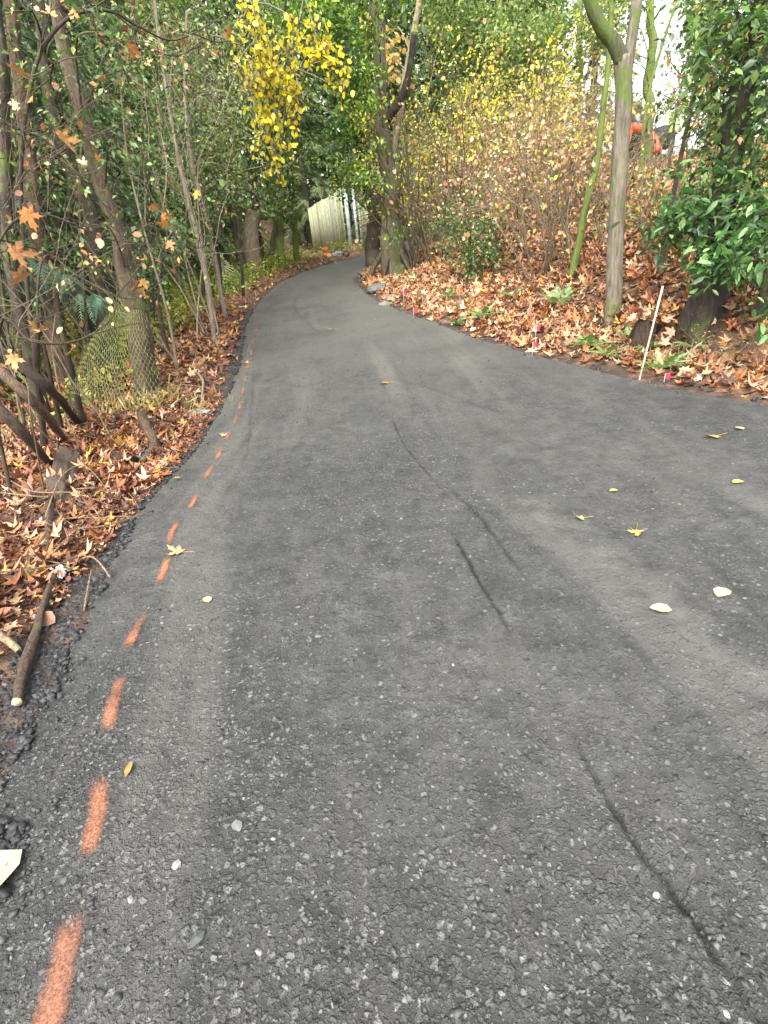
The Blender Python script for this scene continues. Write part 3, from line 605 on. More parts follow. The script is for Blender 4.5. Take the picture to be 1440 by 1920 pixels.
# ================================================================== LOGS, STICKS
def spline(pts, n): c = catmull(pts, 8); s = np.linspace(0, len(c)-1, n); return np.stack([np.interp(s, np.arange(len(c)), c[:, k]) for k in range(3)], -1)
def log(name, label, pts, rad, m, cat='log', group=None, endmat=None, sides=14, rough=.14, col=(1, 1, 1)):
    NN = 70; q = spline(pts, NN); rr = np.interp(np.linspace(0, 1, NN), np.linspace(0, 1, len(rad)), rad)
    q = q+np.stack([fbm(np.linspace(0, 6, NN), np.full(NN, 3.+k*7+rad[0]*99), k, 2) for k in range(3)], -1)*np.mean(rad)*.45
    mb = MB(); mb.tube(q, rr, max(sides, 12), col, cap=True, rough=rough*1.7); S_ = max(sides, 12); V = mb.V[0]; ax_ = (q[-1]-q[-4])/(np.linalg.norm(q[-1]-q[-4])+1e-9)
    for rg, sg in ((0, -1),)*(endmat is None)+((NN-1, 1),):
        V[rg*S_:(rg+1)*S_] += ax_*sg*(rng.random((S_, 1))-.6)*rr[rg]*1.3
    o = mb.build(name, m, smooth=False, origin=q[0]); tag(o, label, cat, group)
    if endmat:
        e = MB(); d = q[0]-q[1]; d /= np.linalg.norm(d); e.tube([q[0]-d*.002, q[0]+d*.006], [rr[0]*1.02, rr[0]*.96], sides, (1, 1, 1), rough=.25); e.V = [v-q[0] for v in e.V]
        eo = D.objects.new('cut_end', e.mesh('cut_end', endmat)); COL.objects.link(eo); eo.parent = o
    return o
def g(px, py, dz=0.): return G(px, py)+np.array([0, 0, dz])
log('rotten_log', 'thick grey brown rotten log lying in the leaf litter', [g(90, 1040, -.01), g(110, 965, .01), g(124, 905, .03), g(138, 862, .045)], [.042, .058, .06, .062], WOOD, sides=24, rough=.4)
log('cut_stick', 'charred stick with a pale sawn end lying on the black rubble', [g(38, 1328, .035), g(62, 1240, .04), g(85, 1165, .04), g(108, 1092, .05)], [.018, .021, .019, .014], WOOD, 'stick', endmat=PALEWOOD, col=(.9, .8, .75), sides=10)
log('broken_stick', 'short broken stick with a pale stripped end at the left photo edge', [g(-20, 1195, .05), g(15, 1215, .05), g(42, 1232, .03)], [.017, .018, .015], BARK_TAN, 'stick', endmat=PALEWOOD, sides=8, col=(1.2, 1.1, .9))
log('split_log', 'short split log standing in the litter beside the road', [g(300, 865, .0), g(289, 835, .06), g(272, 800, .13)], [.035, .045, .036], WOOD, sides=9, rough=.6, col=(1.1, .85, .75))
log('charred_log', 'small charred log end poking out of the black rubble', [g(252, 870, .03), g(215, 862, .03)], [.035, .03], WOOD, sides=9, rough=.4, col=(.4, .4, .42))
log('leaning_log', 'long brown log leaning from the left edge, the upper one', [g(125, 832, .05), P(60, 752, 3.9), P(-40, 655, 3.9)], [.03, .035, .04], WOOD, group='logs piled at the left edge', col=(1.2, 1.05, .95))
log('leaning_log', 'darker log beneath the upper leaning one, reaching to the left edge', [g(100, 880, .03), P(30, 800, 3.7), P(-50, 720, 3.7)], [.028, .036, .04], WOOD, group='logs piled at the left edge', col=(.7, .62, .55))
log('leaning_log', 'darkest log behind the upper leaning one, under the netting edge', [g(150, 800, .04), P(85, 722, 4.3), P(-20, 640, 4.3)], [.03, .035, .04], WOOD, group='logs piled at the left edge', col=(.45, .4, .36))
log('bleached_stick', 'bleached curved root bending over the litter tip', [g(378, 765, .03), g(385, 735, .10), g(372, 712, .08), g(345, 700, .05)], [.012, .014, .012, .008], BARK_TAN, 'stick', sides=7)
for i, pts in enumerate([[(210, 1090, .02), (180, 1065, .07), (130, 1075, .06), (40, 1050, .04)], [(0, 905, .10), (70, 948, .11), (150, 955, .12), (215, 962, .05)], [(95, 990, .08), (130, 930, .15), (170, 902, .12), (210, 935, .04)], [(0, 860, .06), (30, 835, .12), (60, 800, .1), (45, 800, .08)], [(70, 1075, .03), (110, 1055, .07), (160, 1000, .06), (175, 975, .06)], [(160, 1150, .01), (170, 1105, .03), (178, 1085, .05)], [(-20, 940, .08), (60, 952, .09), (120, 950, .06)]]):
    log('thin_stick', ['pale thin twig curving just above the rubble edge', 'long pale twig crossing the big log', 'hooped pale twig arching over the big log', 'short pale twig at the left edge beside the tan leaf', 'thin straight twig below the big log', 'white thin twig end at the road edge below the litter', 'greyish twig under the long pale one'][i],
        [g(*p) for p in pts], [.0045, .004, .0025], BARK_TAN, 'twig', 'twigs on the left litter', sides=5, col=(1.1, .95, .7))
mb = MB(); q = G(118, 1085)+[0, 0, .04]; n = 120; T = q+rng.normal(size=(n, 3))*[.012, .022, .014]; mb.inst(ROUND, T, rotmats(n, 0, None, .012+.012*rng.random(n)), palette(n, [(.8, .82, .8), (.6, .63, .6)])); tag(mb.build('lichen_tuft', LITTER), 'white lichen tuft on the top of the charred stick', 'lichen')

# ================================================================== GREEN WIRE NETTING
WIRE = plain('green_wire', (.19, .21, .065), .45, var=.3)
def netting():
    tl, tr, bl, br = P(205, 545, 5.2), P(285, 590, 5.5), P(120, 745, 4.75), P(300, 765, 4.95)
    cell = .052; NU, NV = 26, 24; mb = MB()
    def S(u, v):
        p = (tl*(1-u)+tr*u)*(1-v)+(bl*(1-u)+br*u)*v
        return p+np.array([0, 1, 0])*(.10*math.sin(u*5+v*2)+.06*math.sin(v*7+u*3))-np.array([0, .25, 0])*math.sin(math.pi*u)*(1-.3*v)+np.array([0, 0, .03])*math.sin(u*9)
    for i in range(NU):
        for j in range(NV):
            u0 = (i+(.5 if j % 2 else 0))/NU; v0 = j/NV; du = .5/NU; dv = 1/NV
            if u0+du > 1.02: continue
            if u0 < .25 and v0 < .35-u0: continue
            a = S(u0, v0); b = S(u0, v0+dv*.55); c = S(u0-du, v0+dv); d = S(u0+du, v0+dv)
            k = rng.uniform(.6, 1.5); r = .0022
            mb.tube([a, b], r, 3, (k, k, k)); mb.tube([b, c], r*.8, 3, (k, k, k)); mb.tube([b, d], r*.8, 3, (k, k, k))
    tag(mb.build('wire_netting', WIRE, origin=bl), 'sagging green hexagonal wire netting hung around the leaning trunk', 'netting')
netting()

# ================================================================== FENCE, HEAP, HOUSE
FENCE = plain('mossy_boards', (.36, .385, .25), .8, var=.22, scale=6); POSTM = plain('white_post', (.45, .49, .5), .5, var=.05)
def wall_boards(root, A, B, H0, H1, nm='board', w=.14):
    L = np.linalg.norm((B-A)[:2]); n = int(L/w); d = (B-A)/L; ang = math.atan2(d[1], d[0]); R = np.array([[math.cos(ang), -math.sin(ang), 0], [math.sin(ang), math.cos(ang), 0], [0, 0, 1]])
    mb = MB()
    for i in range(n):
        k = (i+.5)/n; c = A+(B-A)*k; h = H0+(H1-H0)*k+.04*(rng.random()-.5); s = rng.uniform(.6, 1.25)
        zb = thp(c[0], c[1])-.1; mb.box([c[0]+(i % 2)*.012*d[1], c[1]-(i % 2)*.012*d[0], zb+h/2], (w*.93, .02, h), R, (s, s*rng.uniform(.93, 1.05), s*rng.uniform(.75, 1.1)))
    part(mb, 'board_panel', FENCE, root)
    mb = MB()
    for zz in (.35, 1.0, 1.6):
        p0 = A+[d[1]*-.04, d[0]*.04, 0]; p1 = B+[d[1]*-.04, d[0]*.04, 0]; mb.tube([p0+[0, 0, zz], p1+[0, 0, zz]], .04, 4, (.8, .8, .8))
    part(mb, 'rail', FENCE, root)
fr = P(652, 478, 21.5); fl = above(fr, 588, 470, 5); fl[2] = thp(fl[0], fl[1]); fr[2] = thp(fr[0], fr[1])
root = empty('board_fence', fr, 'tall mossy green board fence closing the view at the bend', 'fence'); wall_boards(root, fl, fr, 1.95, 2.35)
for i, (dx, lab) in enumerate([(.12, 'left one of the two white fence posts at the fence corner'), (.42, 'right one of the two white fence posts at the fence corner'), (.0, '')][:2]):
    q = fr+np.array([dx+.04, -.05, 0]); mb = MB(); mb.tube([q-[0, 0, .2], q+[0, 0, 2.35]], .075-.02*i, 8, (1, 1, 1)); mb.tube([q+[0, 0, 2.35], q+[0, 0, 2.4]], [.095-.02*i, .06], 8, (.8, .8, .8))
    tag(mb.build('fence_post', POSTM, origin=q), lab, 'post', 'white posts at the fence')
f2a = fr+np.array([.6, .1, 0]); f2b = fr+np.array([2.0, 4, 0]); f2b[2] = thp(f2b[0], f2b[1])
root = empty('low_board_fence', f2a, 'lower weathered board fence right of the white posts behind the tree', 'fence'); wall_boards(root, f2a, f2b, 1.75, 1.65)
q = fr+np.array([1.25, .5, 0]); mb = MB(); mb.tube([q-[0, 0, .2], q+[0, 0, 1.7]], .06, 8, (.8, .9, 1)); tag(mb.build('fence_post', POSTM, origin=q), 'short white post in front of the lower fence', 'post', 'white posts at the fence')

hp = P(622, 490, 20.3); hp[2] = thp(hp[0], hp[1])
def sack(off, s, col, label, name='sack', cat='sack', seed=0):
    return stone(0, 0, s, col, label, name, cat, 'bags heaped before the fence', p=hp+np.array(off), seed=seed, flat=.75, mat_=VC, cuts=3)
sack((-.25, 0, 0), 0.32, (.75, .12, .04), 'bright red orange bag at the left of the heap before the fence', seed=1); sack((-.08, -.2, 0), 0.22, (.8, .25, .13), 'small orange bag in front of the heap', seed=2)
sack((-.2, .05, .22), 0.22, (.7, .1, .04), 'orange bag lying on top of the heap', seed=3); sack((.25, .05, .02), 0.38, (.4, .43, .45), 'white bag in the middle of the heap before the fence', seed=4); sack((.55, .1, 0), 0.38, (.03, .035, .05), 'black bag at the right of the heap before the fence', seed=5); sack((.6, -.2, 0), 0.19, (.3, .1, .08), 'small dull red bag at the right front of the heap', seed=6)

# ================================================================== STAKE, FLAGS
sb = G(1199, 712); st = above(sb, 1243, 536); mb = MB(); d = st-sb; mb.tube([sb-d*.12, sb, sb+d*.5, st], .0105, 4, (1, 1, 1), cap=True)
tag(mb.build('survey_stake', plain('stake_wood', (.36, .31, .23), .6), origin=sb), 'thin pale wooden stake leaning at the right road edge', 'stake')
for i, (px, py, h, lab) in enumerate([(757, 572, .24, 'pink marker flag beside the rocks at the inner bend'), (775, 597, .16, 'low pink marker flag nearest the far road edge'), (997, 668, .16, 'red marker flag in the leaves half way along the right verge'), (1243, 722, .10, 'small red marker flag right of the wooden stake'), (1003, 640, .18, 'pink marker flag set back behind the red one')]):
    b = G(px, py); root = empty('marker_flag', b, lab, 'flag', 'marker flags along the right verge')
    w = MB(); w.tube([b-[0, 0, .05], b+[.01, 0, h]], .0025, 4, (.5, .5, .5)); part(w, 'wire', STONE, root)
    s = .07 if py < 600 else .05; f_ = MB(); k = np.linspace(0, 1, 5); V = [];
    for t in k: V += [b+[.01+s*t, .01*math.sin(t*6), h-.02*t], b+[.01+s*t, .012*math.sin(t*6+1), h-s*.8-.03*t]]
    f_.faces(V, [(2*j, 2*j+1, 2*j+3, 2*j+2) for j in range(4)], (.6, .03, .07)); part(f_, 'flag_cloth', LITTER, root)

# ================================================================== TREES AND SHRUBS
def grow(mb, p, d, L, r, depth, tips, grav=0., kids=3, wig=.22, sides=5, col=(1, 1, 1)):
    p = np.array(p, float); d = np.array(d, float); d /= np.linalg.norm(d); pts = [p.copy()]; n = 6; ds = []
    for i in range(n):
        d = d+wig*rng.normal(size=3)*.6+np.array([0, 0, grav]); d /= np.linalg.norm(d); p = p+d*L/n; pts.append(p.copy()); ds.append(d.copy())
    mb.tube(pts, np.linspace(r, r*.42, n+1), max(3, sides), col, cap=False)
    if depth <= 1: tips.extend(pts[2:])
    if depth > 0:
        for k in range(kids):
            i = int(rng.integers(2, n+1)); a = rng.normal(size=3); dd = ds[i-1]+a/np.linalg.norm(a)*.9
            grow(mb, pts[i], dd, L*rng.uniform(.5, .75), r*.42, depth-1, tips, grav, kids, wig, sides-1, col)
def leaves(mb, anchors, n, spread, size, tpls, cols, w=None, droop=.6, up=.2, var=.3):
    A = np.array(anchors); T = A[rng.integers(0, len(A), n)]+rng.normal(size=(n, 3))*spread
    X_, Y_, Z_ = proj(T); g1 = (X_ > 1175) & (X_ < 1288) & (Y_ > 215) & (Y_ < 312) & (Z_ < 19); g2 = (X_ > 1195) & (X_ < 1285) & (Y_ > 20) & (Y_ < 180)
    T = T[~((g1 & (rng.random(n) < .9)) | (g2 & (rng.random(n) < .85)) | ((X_ > 1085) & (X_ < 1130) & (Y_ > 110) & (Y_ < 225) & (rng.random(n) < .75)) | ((X_ > 583) & (X_ < 660) & (Y_ > 368) & (Y_ < 472) & (Z_ < 20.5) & (rng.random(n) < .7)))]; n = len(T)
    s = size*(.6+.7*rng.random(n)); scatter(mb, tpls, T, s, palette(n, cols, w, var), up, droop)
FLAT = [.8]
def subclump(c, R, k=9, flat=None):
    flat = flat or FLAT[0]
    v = rng.normal(size=(k, 3)); v /= np.linalg.norm(v, axis=1)[:, None]; v *= (rng.random((k, 1))**.4)*R; v[:, 2] *= flat; return np.asarray(c)+v
GREEN = [(.06, .12, .03), (.09, .18, .04), (.15, .25, .06), (.24, .33, .08), (.045, .085, .04), (.36, .42, .22)]
GW = [5, 5, 3, 1.2, 4, .5]
OLIVE = [(.16, .2, .05), (.25, .29, .08), (.09, .12, .045), (.26, .27, .10), (.14, .12, .05)]
YELLOW = [(.76, .62, .03), (.68, .53, .02), (.78, .68, .12), (.5, .46, .05)]
YG = [(.54, .47, .06), (.40, .40, .06), (.58, .5, .14), (.25, .31, .06)]
BROWN = [(.42, .19, .08), (.33, .14, .07), (.48, .29, .17), (.5, .37, .24), (.2, .11, .06), (.52, .3, .07)]
MIX = GREEN+[(.42, .2, .09), (.55, .42, .12)]
MIXW = GW+[.5, .35]
def clump_tree(name, label, cat, trunk, rad, bm, clumps, leafmat, tpls, size, cols, w=None, dens=230, group=None, droop=.6, up=.2, sides=9, from_=.45, twig=1, spread=.22, crown='crown', rough=.12, tcol=(1, 1, 1), limbs=True):
    NT = 56; q = spline(trunk, NT); rr = np.interp(np.linspace(0, 1, NT), np.linspace(0, 1, len(rad)), rad); root = empty(name, q[0], label, cat, group)
    mb = MB(); sd_ = int(rng.integers(999)); qq = q+.9*rr[:, None]*np.stack([fbm(q[:, 2]*1.5, q[:, 2]*0+5*k, sd_+k, 3) for k in range(3)], -1)*ss(np.arange(NT)/8)[:, None]; mb.tube(qq, rr, max(sides, 9)+3*(rr[0] > .09), tcol, rough=rough*1.2)
    lf = MB()
    for cl in clumps:
        c, R = np.array(cl[0]), cl[1]; n = int(dens*(R/.5)**2*(cl[2] if len(cl) > 2 else 1)); subs = subclump(c, R)
        if limbs:
            h = q[:, 2]; tgt = min(max(c[2]-.35*R-.3, q[0, 2]+from_*.3*(q[-1, 2]-q[0, 2])), q[-1, 2]); i = int(np.argmin(np.abs(h-tgt)))
            b = q[i]; m = (b+c)/2+np.array([0, 0, .12*np.linalg.norm(c-b)])+rng.normal(size=3)*.08*np.linalg.norm(c-b)
            lr = min(rr[i]*.4, .006+.008*np.linalg.norm(c-b)*(1 if len(clumps) < 14 else .7)); mb.tube(catmull([b, m, c], 5), np.linspace(lr, lr*.4, 11), 5, tcol, cap=False)
            tips = []
            for s_ in subs[:5+2*twig]:
                dd = s_-c; L = np.linalg.norm(dd)+.05; grow(mb, c+dd*.05, dd, L*1.15, lr*.35, 1 if twig else 0, tips, 0, 2, .3, 4, tcol)
            anchors = np.concatenate([subs, np.array(tips)]) if tips else subs
        else: anchors = subs
        leaves(lf, anchors, n, spread*R, size, tpls, cols, w, droop, up)
    part(mb, 'trunk', bm, root, smooth=False)
    if lf.n: part(lf, crown, leafmat, root)
    return root
def cl(px, py, Z, R, k=1.): return (PY(px, py, Z), R, k)

# ---- centre: two ivy-clad trees at the inner bend
b1 = G(742, 512); t1 = [b1-[0, 0, .2], b1+[0, 0, .35], above(b1, 733, 400), above(b1, 722, 230), above(b1, 708, 80), above(b1, 698, -60), above(b1, 690, -250)]
root = clump_tree('ivy_tree', 'mossy forked tree at the inner bend with its bark showing, right one of the pair', 'tree', t1, [.34, .27, .2, .17, .14, .12, .1], BARK_GREY,
    [cl(722, 350, 12.8, .22, .6), cl(700, 130, 12.6, .25, .8), cl(715, 270, 12.8, .2, .6), cl(690, 200, 13, .35), cl(690, 50, 12.6, .4), cl(685, 330, 13.2, .3), cl(655, 0, 12.6, .6), cl(735, 440, 13., .18, .7), cl(760, -120, 12, .8), cl(735, 20, 12.6, .22)], GLOSS, [OVAL], .10, [(.10, .2, .03), (.18, .3, .03), (.06, .13, .03), (.3, .4, .06)], None, 420, crown='ivy', group='pair of ivy trees at the bend', sides=14, rough=.25, tcol=(.6, .57, .5))
mb = MB(); f0 = above(b1, 727, 222); f1 = above(b1, 752, 185, -.3); f2 = above(b1, 768, 130, -.5); f3 = above(b1, 776, 60, -.6); mb.tube(catmull([f0, f1, f2, f3], 6), np.linspace(.10, .06, 19), 9, (.7, .7, .7), rough=.15); part(mb, 'fork_limb', BARK_DARK, root)
for k in range(6):
    a = k*1.05; mb = MB(); e = b1+[.7*math.cos(a), .5*math.sin(a), 0]; e[2] = thp(e[0], e[1])-.05; mb.tube(catmull([b1+[0.2*math.cos(a), .2*math.sin(a), .55], b1+[.5*math.cos(a), .42*math.sin(a), .2], e], 5), np.linspace(.09, .03, 11), 6, (1, 1, 1)); part(mb, 'root', BARK_DARK, root)
b2 = G(708, 498); t2 = [b2-[0, 0, .2], b2+[0, 0, .4], above(b2, 696, 400), above(b2, 680, 280), above(b2, 660, 150), above(b2, 640, 0), above(b2, 625, -180)]
clump_tree('ivy_tree', 'leaning tree wrapped in bright green ivy, left one of the pair at the bend', 'tree', t2, [.34, .27, .22, .18, .14, .12, .1], BARK_DARK,
    [cl(*c) for c in [(665, 230, 16.5, .55, 1.3), (640, 110, 16, .7, 1.2), (680, 310, 16.5, .5), (655, 330, 17.5, .7), (640, 260, 17.5, .6), (600, 40, 16, .9), (670, 160, 16, .6), (690, 380, 16.6, .4, .6), (630, 0, 15.5, 1.), (575, -20, 16, 1.2)]], GLOSS, [OVAL], .11, [(.08, .18, .03), (.14, .27, .03), (.05, .11, .03), (.24, .36, .05)], None, 420, crown='ivy', group='pair of ivy trees at the bend', sides=12, rough=.2)
b = G(748, 500); mb_pts = [b, above(b, 735, 330, -.3), above(b, 742, 235, -.4), above(b, 760, 130, -.5), above(b, 790, -10, -.6), above(b, 820, -160, -.6)]
clump_tree('pale_sapling', 'slender pale stem rising beside the forked ivy tree', 'sapling', mb_pts, [.08, .07, .08, .07, .06, .05], BARK_TAN, [cl(715, 70, 14.5, .5, .5), cl(735, 115, 14.8, .5, .5), cl(745, 150, 14.8, .3, .5)], LEAF, [ROUND], .13, [(.6, .42, .12), (.7, .5, .2), (.5, .3, .1)], None, 130, limbs=True, tcol=(1.25, 1.3, 1.1))

# ---- yellow-leaved tree left of the road
FLAT[0] = 1.9
b = G(505, 500); tr = [b, above(b, 515, 420), above(b, 505, 330), above(b, 520, 220), above(b, 500, 100), above(b, 470, -60)]
YC = [(470, 40, .22), (492, 70, .24), (455, 85, .16), (480, 120, .22), (512, 110, .2), (530, 150, .25), (505, 180, .28), (540, 110, .2), (470, 165, .15), (520, 215, .26), (497, 230, .18), (455, 150, .12), (598, 60, .17), (604, 105, .2), (622, 135, .2), (560, 45, .14), (552, 90, .16), (648, 170, .16), (490, 255, .18), (515, 280, .18), (500, 310, .14), (525, 340, .1), (545, 190, .2), (478, 20, .14), (560, 175, .15), (590, 85, .14), (450, 130, .1), (612, 90, .12)]
b10 = P(500, 300, 12); k10 = 1/b10[1]
clump_tree('yellow_tree', 'slim tree with bright yellow autumn leaves left of the road', 'tree', tr, [.10, .09, .08, .07, .05, .03], BARK_GREY,
    [cl(x, y, 12.5-.8*(300-y)/300, R, 1.) for x, y, R in YC], LEAF, [ROUND], .095, YELLOW, None, 330, droop=1.8, up=0., spread=.34, twig=1)
FLAT[0] = .8

# ---- right: forked tree close to the road
b = G(1147, 596); t = [b-[0, 0, .15], b+[0, 0, .2], above(b, 1154, 450), above(b, 1163, 300), above(b, 1170, 180), above(b, 1166, 105)]
root = empty('forked_tree', b, 'slim mossy tree forking into two limbs, growing from the leaves near the wooden stake', 'tree'); q = spline(t, 30); mb = MB(); mb.tube(q, np.interp(np.linspace(0, 1, 30), [0, .1, .5, 1], [.125, .098, .082, .076]), 14, (1, 1, 1), rough=.1); part(mb, 'trunk', BARK_GREY, root, True)
for pts, r in (([above(b, 1166, 112), above(b, 1150, 78), above(b, 1128, 50), above(b, 1105, -5), above(b, 1085, -120)], (.075, .05)), ([above(b, 1170, 170), above(b, 1182, 90), above(b, 1194, 0), above(b, 1200, -110)], (.055, .05))):
    mb = MB(); c = catmull(pts, 6); mb.tube(c, np.linspace(*r, len(c)), 12, (1, 1, 1) if r[0] < .07 else (.6, .65, .5), rough=.1); part(mb, 'limb', BARK_MOSS if r[0] > .07 else BARK_GREY, root, True)

# ---- right: laurel and ivy mass
def gb(px, py, Z):
    p = PY(px, py, Z); p[2] = thp(p[0], p[1])-.05; return p
b = G(1312, 610); t = [b-[0, 0, .2], b+[.02, .1, .4], above(b, 1340, 450), above(b, 1375, 300), above(b, 1410, 150), above(b, 1450, -40), above(b, 1490, -250)]
clump_tree('ivy_clad_tree', 'thick dark trunk smothered in glossy evergreen leaves at the right photo edge', 'tree', t, [.17, .13, .115, .10, .10, .09, .08], BARK_DARK,
    [cl(c[0]+(45 if c[1] < 310 else 10), c[1], c[2]*.78, c[3]*.8, *c[4:]) for c in [(1380, 300, 6.2, .4), (1340, 230, 6.6, .5), (1420, 200, 6.2, .5), (1300, 160, 7, .5), (1350, 90, 6.6, .55), (1430, 80, 6, .5), (1300, 60, 7.2, .5), (1380, -10, 6.4, .6), (1290, 300, 7, .38), (1330, -60, 6.8, .6), (1440, 330, 6, .4), (1310, 380, 7, .35), (1330, 450, 6.8, .3), (1260, 250, 7.6, .3, .6), (1250, 120, 8, .32, .5), (1320, 20, 7.6, .5)]], GLOSS, [OVAL, LAUREL], .075, MIX, MIXW, 620, crown='ivy', sides=12, rough=.25, tcol=(.55, .5, .45))
b = G(1420, 600); t = [b, b+[0, 0, .5], PY(1420, 380, 5.8), PY(1410, 250, 5.7)]
clump_tree('laurel_bush', 'laurel with long pale green leaves hanging over the dark cut bank', 'bush', t, [.05, .04, .03, .02], BARK_DARK,
    [cl(c[0], c[1], c[2]*.85, *c[3:]) for c in [(1400, 420, 5.6, .33), (1340, 430, 5.9, .3), (1290, 440, 6.1, .26), (1430, 480, 5.4, .3), (1370, 490, 5.6, .22), (1320, 495, 5.7, .16, 1.4), (1440, 400, 5.6, .3), (1450, 540, 5.2, .22), (1275, 400, 6.2, .25), (1250, 440, 6.3, .16), (1360, 350, 6., .3)]], GLOSS, [LAUREL], .105, [(.05, .13, .03), (.09, .2, .05), (.16, .29, .09), (.035, .08, .03), (.26, .38, .16)], [4, 5, 3, 4, 1], 520, crown='foliage')
clump_tree('shade_shrub', 'low shrub coloured dark for the shade under the laurel', 'bush', [G(1360, 600), PY(1360, 560, 5.9)], [.03, .02], BARK_DARK, [cl(1350, 560, 5.8, .34, 1.6), (PY(1420, 590, 5.0), .34, 1.6), (PY(1300, 575, 6.0), .25, 1.3), (PY(1400, 540, 5.2), .34, 1.6), (PY(1440, 640, 4.7), .2, 1.3), (PY(1370, 620, 5.3), .2, 1.2)], GLOSS, [OVAL], .06, [(.02, .045, .015), (.05, .10, .02), (.12, .15, .03)], [5, 2, 1], 330, crown='foliage')  # dark leaf mass, enlarged to paint in the shade below the laurel
clump_tree('olive_weed', 'yellowish leafy weed on the cut bank at the right photo edge', 'plant', [G(1415, 625), P(1415, 600, 5.)], [.01, .006], BARK_TAN, [(P(1405, 600, 4.9), .13, 1), (P(1435, 585, 4.8), .13, 1), (P(1390, 640, 4.8), .1, .8), (P(1430, 640, 4.6), .12, .8)], LEAF, [OVAL], .04, OLIVE, None, 500, crown='foliage')

# stems among the right shrubs
for i, (pts, Z, r, lab, bmx) in enumerate([([(1236, 520), (1252, 420), (1285, 260), (1320, 90), (1345, -60)], None, .028, 'thin dark stem leaning right beside the laurel mass', BARK_DARK), ([(1205, 380), (1203, 280), (1222, 150), (1262, 20)], 11, .04, 'thin olive stem in front of the excavator', BARK_MOSS),
        ([(1072, 520), (1095, 400), (1118, 300), (1135, 180), (1142, 60), (1146, -60)], None, .05, 'thin dark tree left of the forked tree', BARK_MOSS), ([(1225, 420), (1250, 330), (1270, 200), (1300, 60)], 9, .025, 'wispy stem right of the excavator', BARK_DARK), ([(1270, 470), (1262, 380), (1275, 300), (1330, 160)], 7.4, .02, 'crooked stem at the left edge of the laurel mass', BARK_DARK)]):
    b = G(*pts[0]) if Z is None else gb(pts[0][0], pts[0][1], Z)
    q = [b]+[above(b, *p) for p in pts[1:]]
    clump_tree('slender_tree', lab, 'sapling', q, [r, r*.9, r*.7, r*.5], bmx, [(q[-1]+rng.normal(size=3)*.2, .4, .5)]+([(q[-2]+rng.normal(size=3)*.2, .25, .3)] if i in (0, 4) else []), LEAF, [OVAL], .06, MIX, MIXW, 160, group='thin stems on the right bank', sides=7)

# stump with leaves heaped on it
b = G(1213, 650); root = empty('old_stump', b, 'rotten ragged stump capped with brown leaves right of the forked tree', 'stump'); mb = MB(); tp = above(b, 1222, 592)
mb.tube([b-[0, 0, .1], b+(tp-b)*.3, b+(tp-b)*.7, tp], [.15, .13, .11, .07], 13, (.55, .42, .35), rough=.9); part(mb, 'trunk', WOOD, root)
mb = MB(); n = 90; T = tp+rng.normal(size=(n, 3))*[.10, .09, .03]+[0, 0, .02]; scatter(mb, MAPLES, T, .07+.05*rng.random(n), palette(n, LIT, [4, 3, 2, 6, 6, 1, 1, 4]), .8); part(mb, 'leaf_cap', LITTER, root)
b = G(1195, 590); mb = MB(); n = 120; T = P(1195, 515, 6.9)+rng.normal(size=(n, 3))*[.13, .12, .05]; scatter(mb, MAPLES, T, .09+.05*rng.random(n), palette(n, LIT, [5, 3, 2, 6, 4, 1, 1, 4]), .6)
root = empty('leaf_topped_stump', P(1195, 530, 6.9)-[0, 0, .6], 'second stump half buried behind the ragged one, topped by a leaf heap', 'stump'); part(mb, 'leaf_cap', LITTER, root); mb = MB(); c = P(1195, 522, 6.9); e = c.copy(); e[2] = thp(c[0], c[1])-.1; mb.tube([e, (e+c)/2, c], [.2, .15, .12], 11, (.5, .4, .35), rough=.5); part(mb, 'trunk', WOOD, root)
# dead roots and stems on cut bank
for i, (px, py) in enumerate([(1388, 690), (1330, 700), (1425, 700), (1290, 690)]):
    b = G(px, py); mb = MB(); tips = []
    for k in range(4): grow(mb, b+rng.normal(size=3)*[.05, .05, 0], (rng.normal()*.5, rng.normal()*.3, 1), .28, .004, 2, tips, 0, 2, .3, 4, (1.2, 1, .8))
    root = empty('dry_weed', b, 'dry leafless weed on the cut bank, %s one from the right' % ordinal([1, 2, 0, 3][i]), 'weed', 'dry weeds at the right verge'); part(mb, 'stems', BARK_TAN, root); lf = MB(); leaves(lf, tips, 22, .03, .035, [OVAL], [(.12, .2, .05), (.2, .26, .1), (.4, .2, .1)]); part(lf, 'leaves', LEAF, root)

